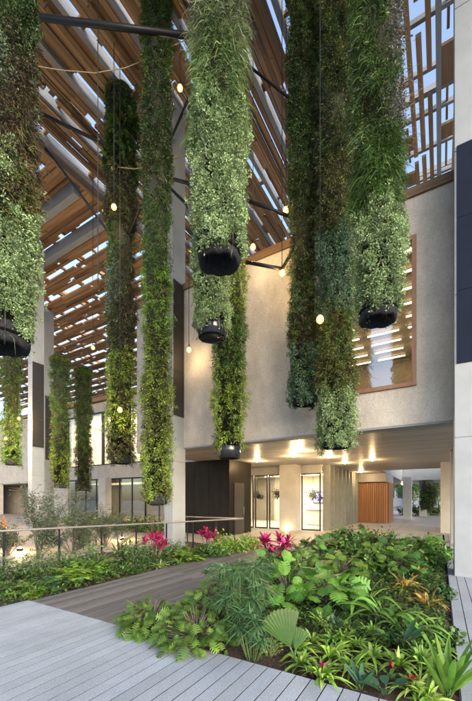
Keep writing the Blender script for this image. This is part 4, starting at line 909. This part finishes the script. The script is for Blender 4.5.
def olive(label,px,py,Y,R,H,n,seed):
    x,y,_=at(px,500,Y); t=thing('olive_shrub',label,'shrub',(x,y,-.05),'airy grey green shrubs behind the railing'); m=MB(); f=Fol(); tips=[]
    for i in range(16):
        a=random.uniform(0,2*PI); r=R*random.uniform(.2,1); h=H*random.uniform(.3,1.05)*(1-.25*r/R); p=Vector((math.cos(a)*r,math.sin(a)*r,h)); q=[Vector((0,0,0)),p*.3+Vector((0,0,h*.12)),p*.65+Vector((random.uniform(-.1,.1),0,h*.06)),p]
        m.tube(q,[.018,.012,.008,.003],5,(1,1,1),False)
        for k in range(14):
            s=random.uniform(.25,1); c=q[1].lerp(q[3],s); e=c+Vector((random.uniform(-.4,.4),random.uniform(-.4,.4),random.uniform(-.05,.35)))*R*.55; m.tube([c,e],[.005,.002],4,(1,1,1),False); tips.append((c,e))
    i=rng.integers(0,len(tips),n); A=np.array([tuple(a) for a,b in tips])[i]; Bq=np.array([tuple(b) for a,b in tips])[i]; s=rng.uniform(0,1.05,(n,1))
    f.strips((A+(Bq-A)*s)*rng.uniform(.55,1,(n,1))**.5+rng.normal(size=(n,3))*.02,unit(Bq-A)+rng.normal(size=(n,3))*.8,rng.uniform(.06,.12,n),rng.uniform(.014,.024,n),.2,2,'lance',0,None,pick([(.06,.08,.05),(.045,.06,.045),(.09,.11,.075)],n,.25)); f.build('leaves',M['leaf'],t); m.build('branches',M['bark'],t)
olive('airy grey green shrub behind the railing in front of the left column',38,0,9.8,1.15,2.45,5600,1)
olive('airy grey green shrub behind the railing below the thin far gardens',72,0,10.6,1.15,2.4,5000,2)
olive('sparser airy shrub behind the rail near the slender garden foot',105,0,12.5,1.0,1.9,3400,3)
olive('low airy shrub at the left photo edge behind the railing',8,0,10.5,.9,1.5,3000,4)
gc=Fol(); n=9000; x=rng.uniform(2.7,11,n); y=5.9+rng.random(n)*(8.5-.307*(x-3.84)+.5-5.9)
gc.strips(np.stack([x,y,rng.uniform(-.06,.16,n)],1),rng.normal(size=(n,3))*np.array([1,1,.4])+np.array([0,0,.7]),rng.uniform(.06,.15,n),rng.uniform(.02,.05,n),.4,2,'lance',.2,np.array([0,0,1.]),pick('mid',n,.3))
tag(gc.build('ground_cover',M['leaf']),'low leafy ground cover in the bed between boardwalk and railing','ground cover',kind='stuff')
for x,y,h,lab in ((4.2,7.6,.8,'bushy green shrub under the handrail by its left post'),(5.3,7.3,.75,'bushy green shrub under the handrail below the airy shrubs'),(6.4,7.0,.8,'bushy green shrub under the handrail near the bronze plant'),(3.2,7.9,.7,'bushy green shrub at the left photo edge by the kerb'),(7.6,6.9,.6,'bushy green shrub left of the first ti plant')):
    bush(lab,0,0,.6,h,800,[(.06,.11,.035),(.08,.15,.04),(.05,.09,.04)],(.06,.14),.03,'bushy shrubs under the handrail','shrub',(x,y,-.07))
for i in range(7):
    bush('clipped dark low hedge plant in the courtyard behind the railing',0,0,.95,.95,900,'mid',(.08,.16),.06,'low courtyard hedge plants','hedge_plant',(12.6+i*.25,12.4+i*1.5,-.1))
# far hedge seen through the walkway
for i,(x,y,h) in enumerate(((42,2.0,1.5),(43.5,.6,1.4),(42.5,3.4,1.3),(44,-1.2,1.8))):
    bush('clipped dark hedge plant beyond the far end of the walkway',0,0,1.0,h,700,'mid',(.12,.25),.1,'hedge plants beyond the walkway','hedge_plant',(x,y,-.1))

def tree(x,y,H,R_,label,pal):
    t=thing('broadleaf_tree',label,'tree',(x,y,-.2),'trees far beyond the walkway'); m=MB(); f=Fol()
    m.tube([(0,0,0),(.1,.05,H*.35),(.05,-.1,H*.6)],[.2,.15,.09],8,(1,1,1),False); n=2600; cl=rng.normal(size=(26,3))*np.array([R_*.5,R_*.5,H*.16])+np.array([0,0,H*.66])
    for c in cl[:14]: m.tube([(.08,0,H*.4),tuple(c)],[.07,.02],5,(1,1,1),False)
    b=cl[rng.integers(0,26,n)]+rng.normal(size=(n,3))*R_*.2; f.strips(b,rng.normal(size=(n,3)),rng.uniform(.2,.45,n),rng.uniform(.1,.2,n),.3,2,'lance',.2,None,pick(pal,n,.3)); f.build('crown',M['leaf'],t); m.build('trunk',M['bark'],t)
tree(62,9,7,3.2,'broad tree far beyond the walkway, left of the rest','mid'); tree(66,4.5,6,2.8,'broad tree far beyond the walkway behind the hanging planter','green')
tree(60,.2,6.5,3.0,'broad tree far beyond the walkway at the right','mid'); tree(72,-4,8,3.6,'tallest tree far beyond the walkway, rightmost','dark'); tree(80,12,8,3.5,'tree farthest beyond the walkway','mid')
for k,(x,y) in enumerate(((96,0),(100,14))):
    t=thing('distant_building',('pale distant building beyond the trees at right','pale distant building beyond the trees at left')[k],'building',(x,y,0)); part(lambda m:m.box(x,x+8,y-6,y+5,-.2,7),'wall',M['white_concrete'],t)
    for q in range(5): part(lambda m:m.box(x-.03,x-.004,y-5.4+q*2,y-4.2+q*2,2.2,4.2),'window',M['panel'],t)
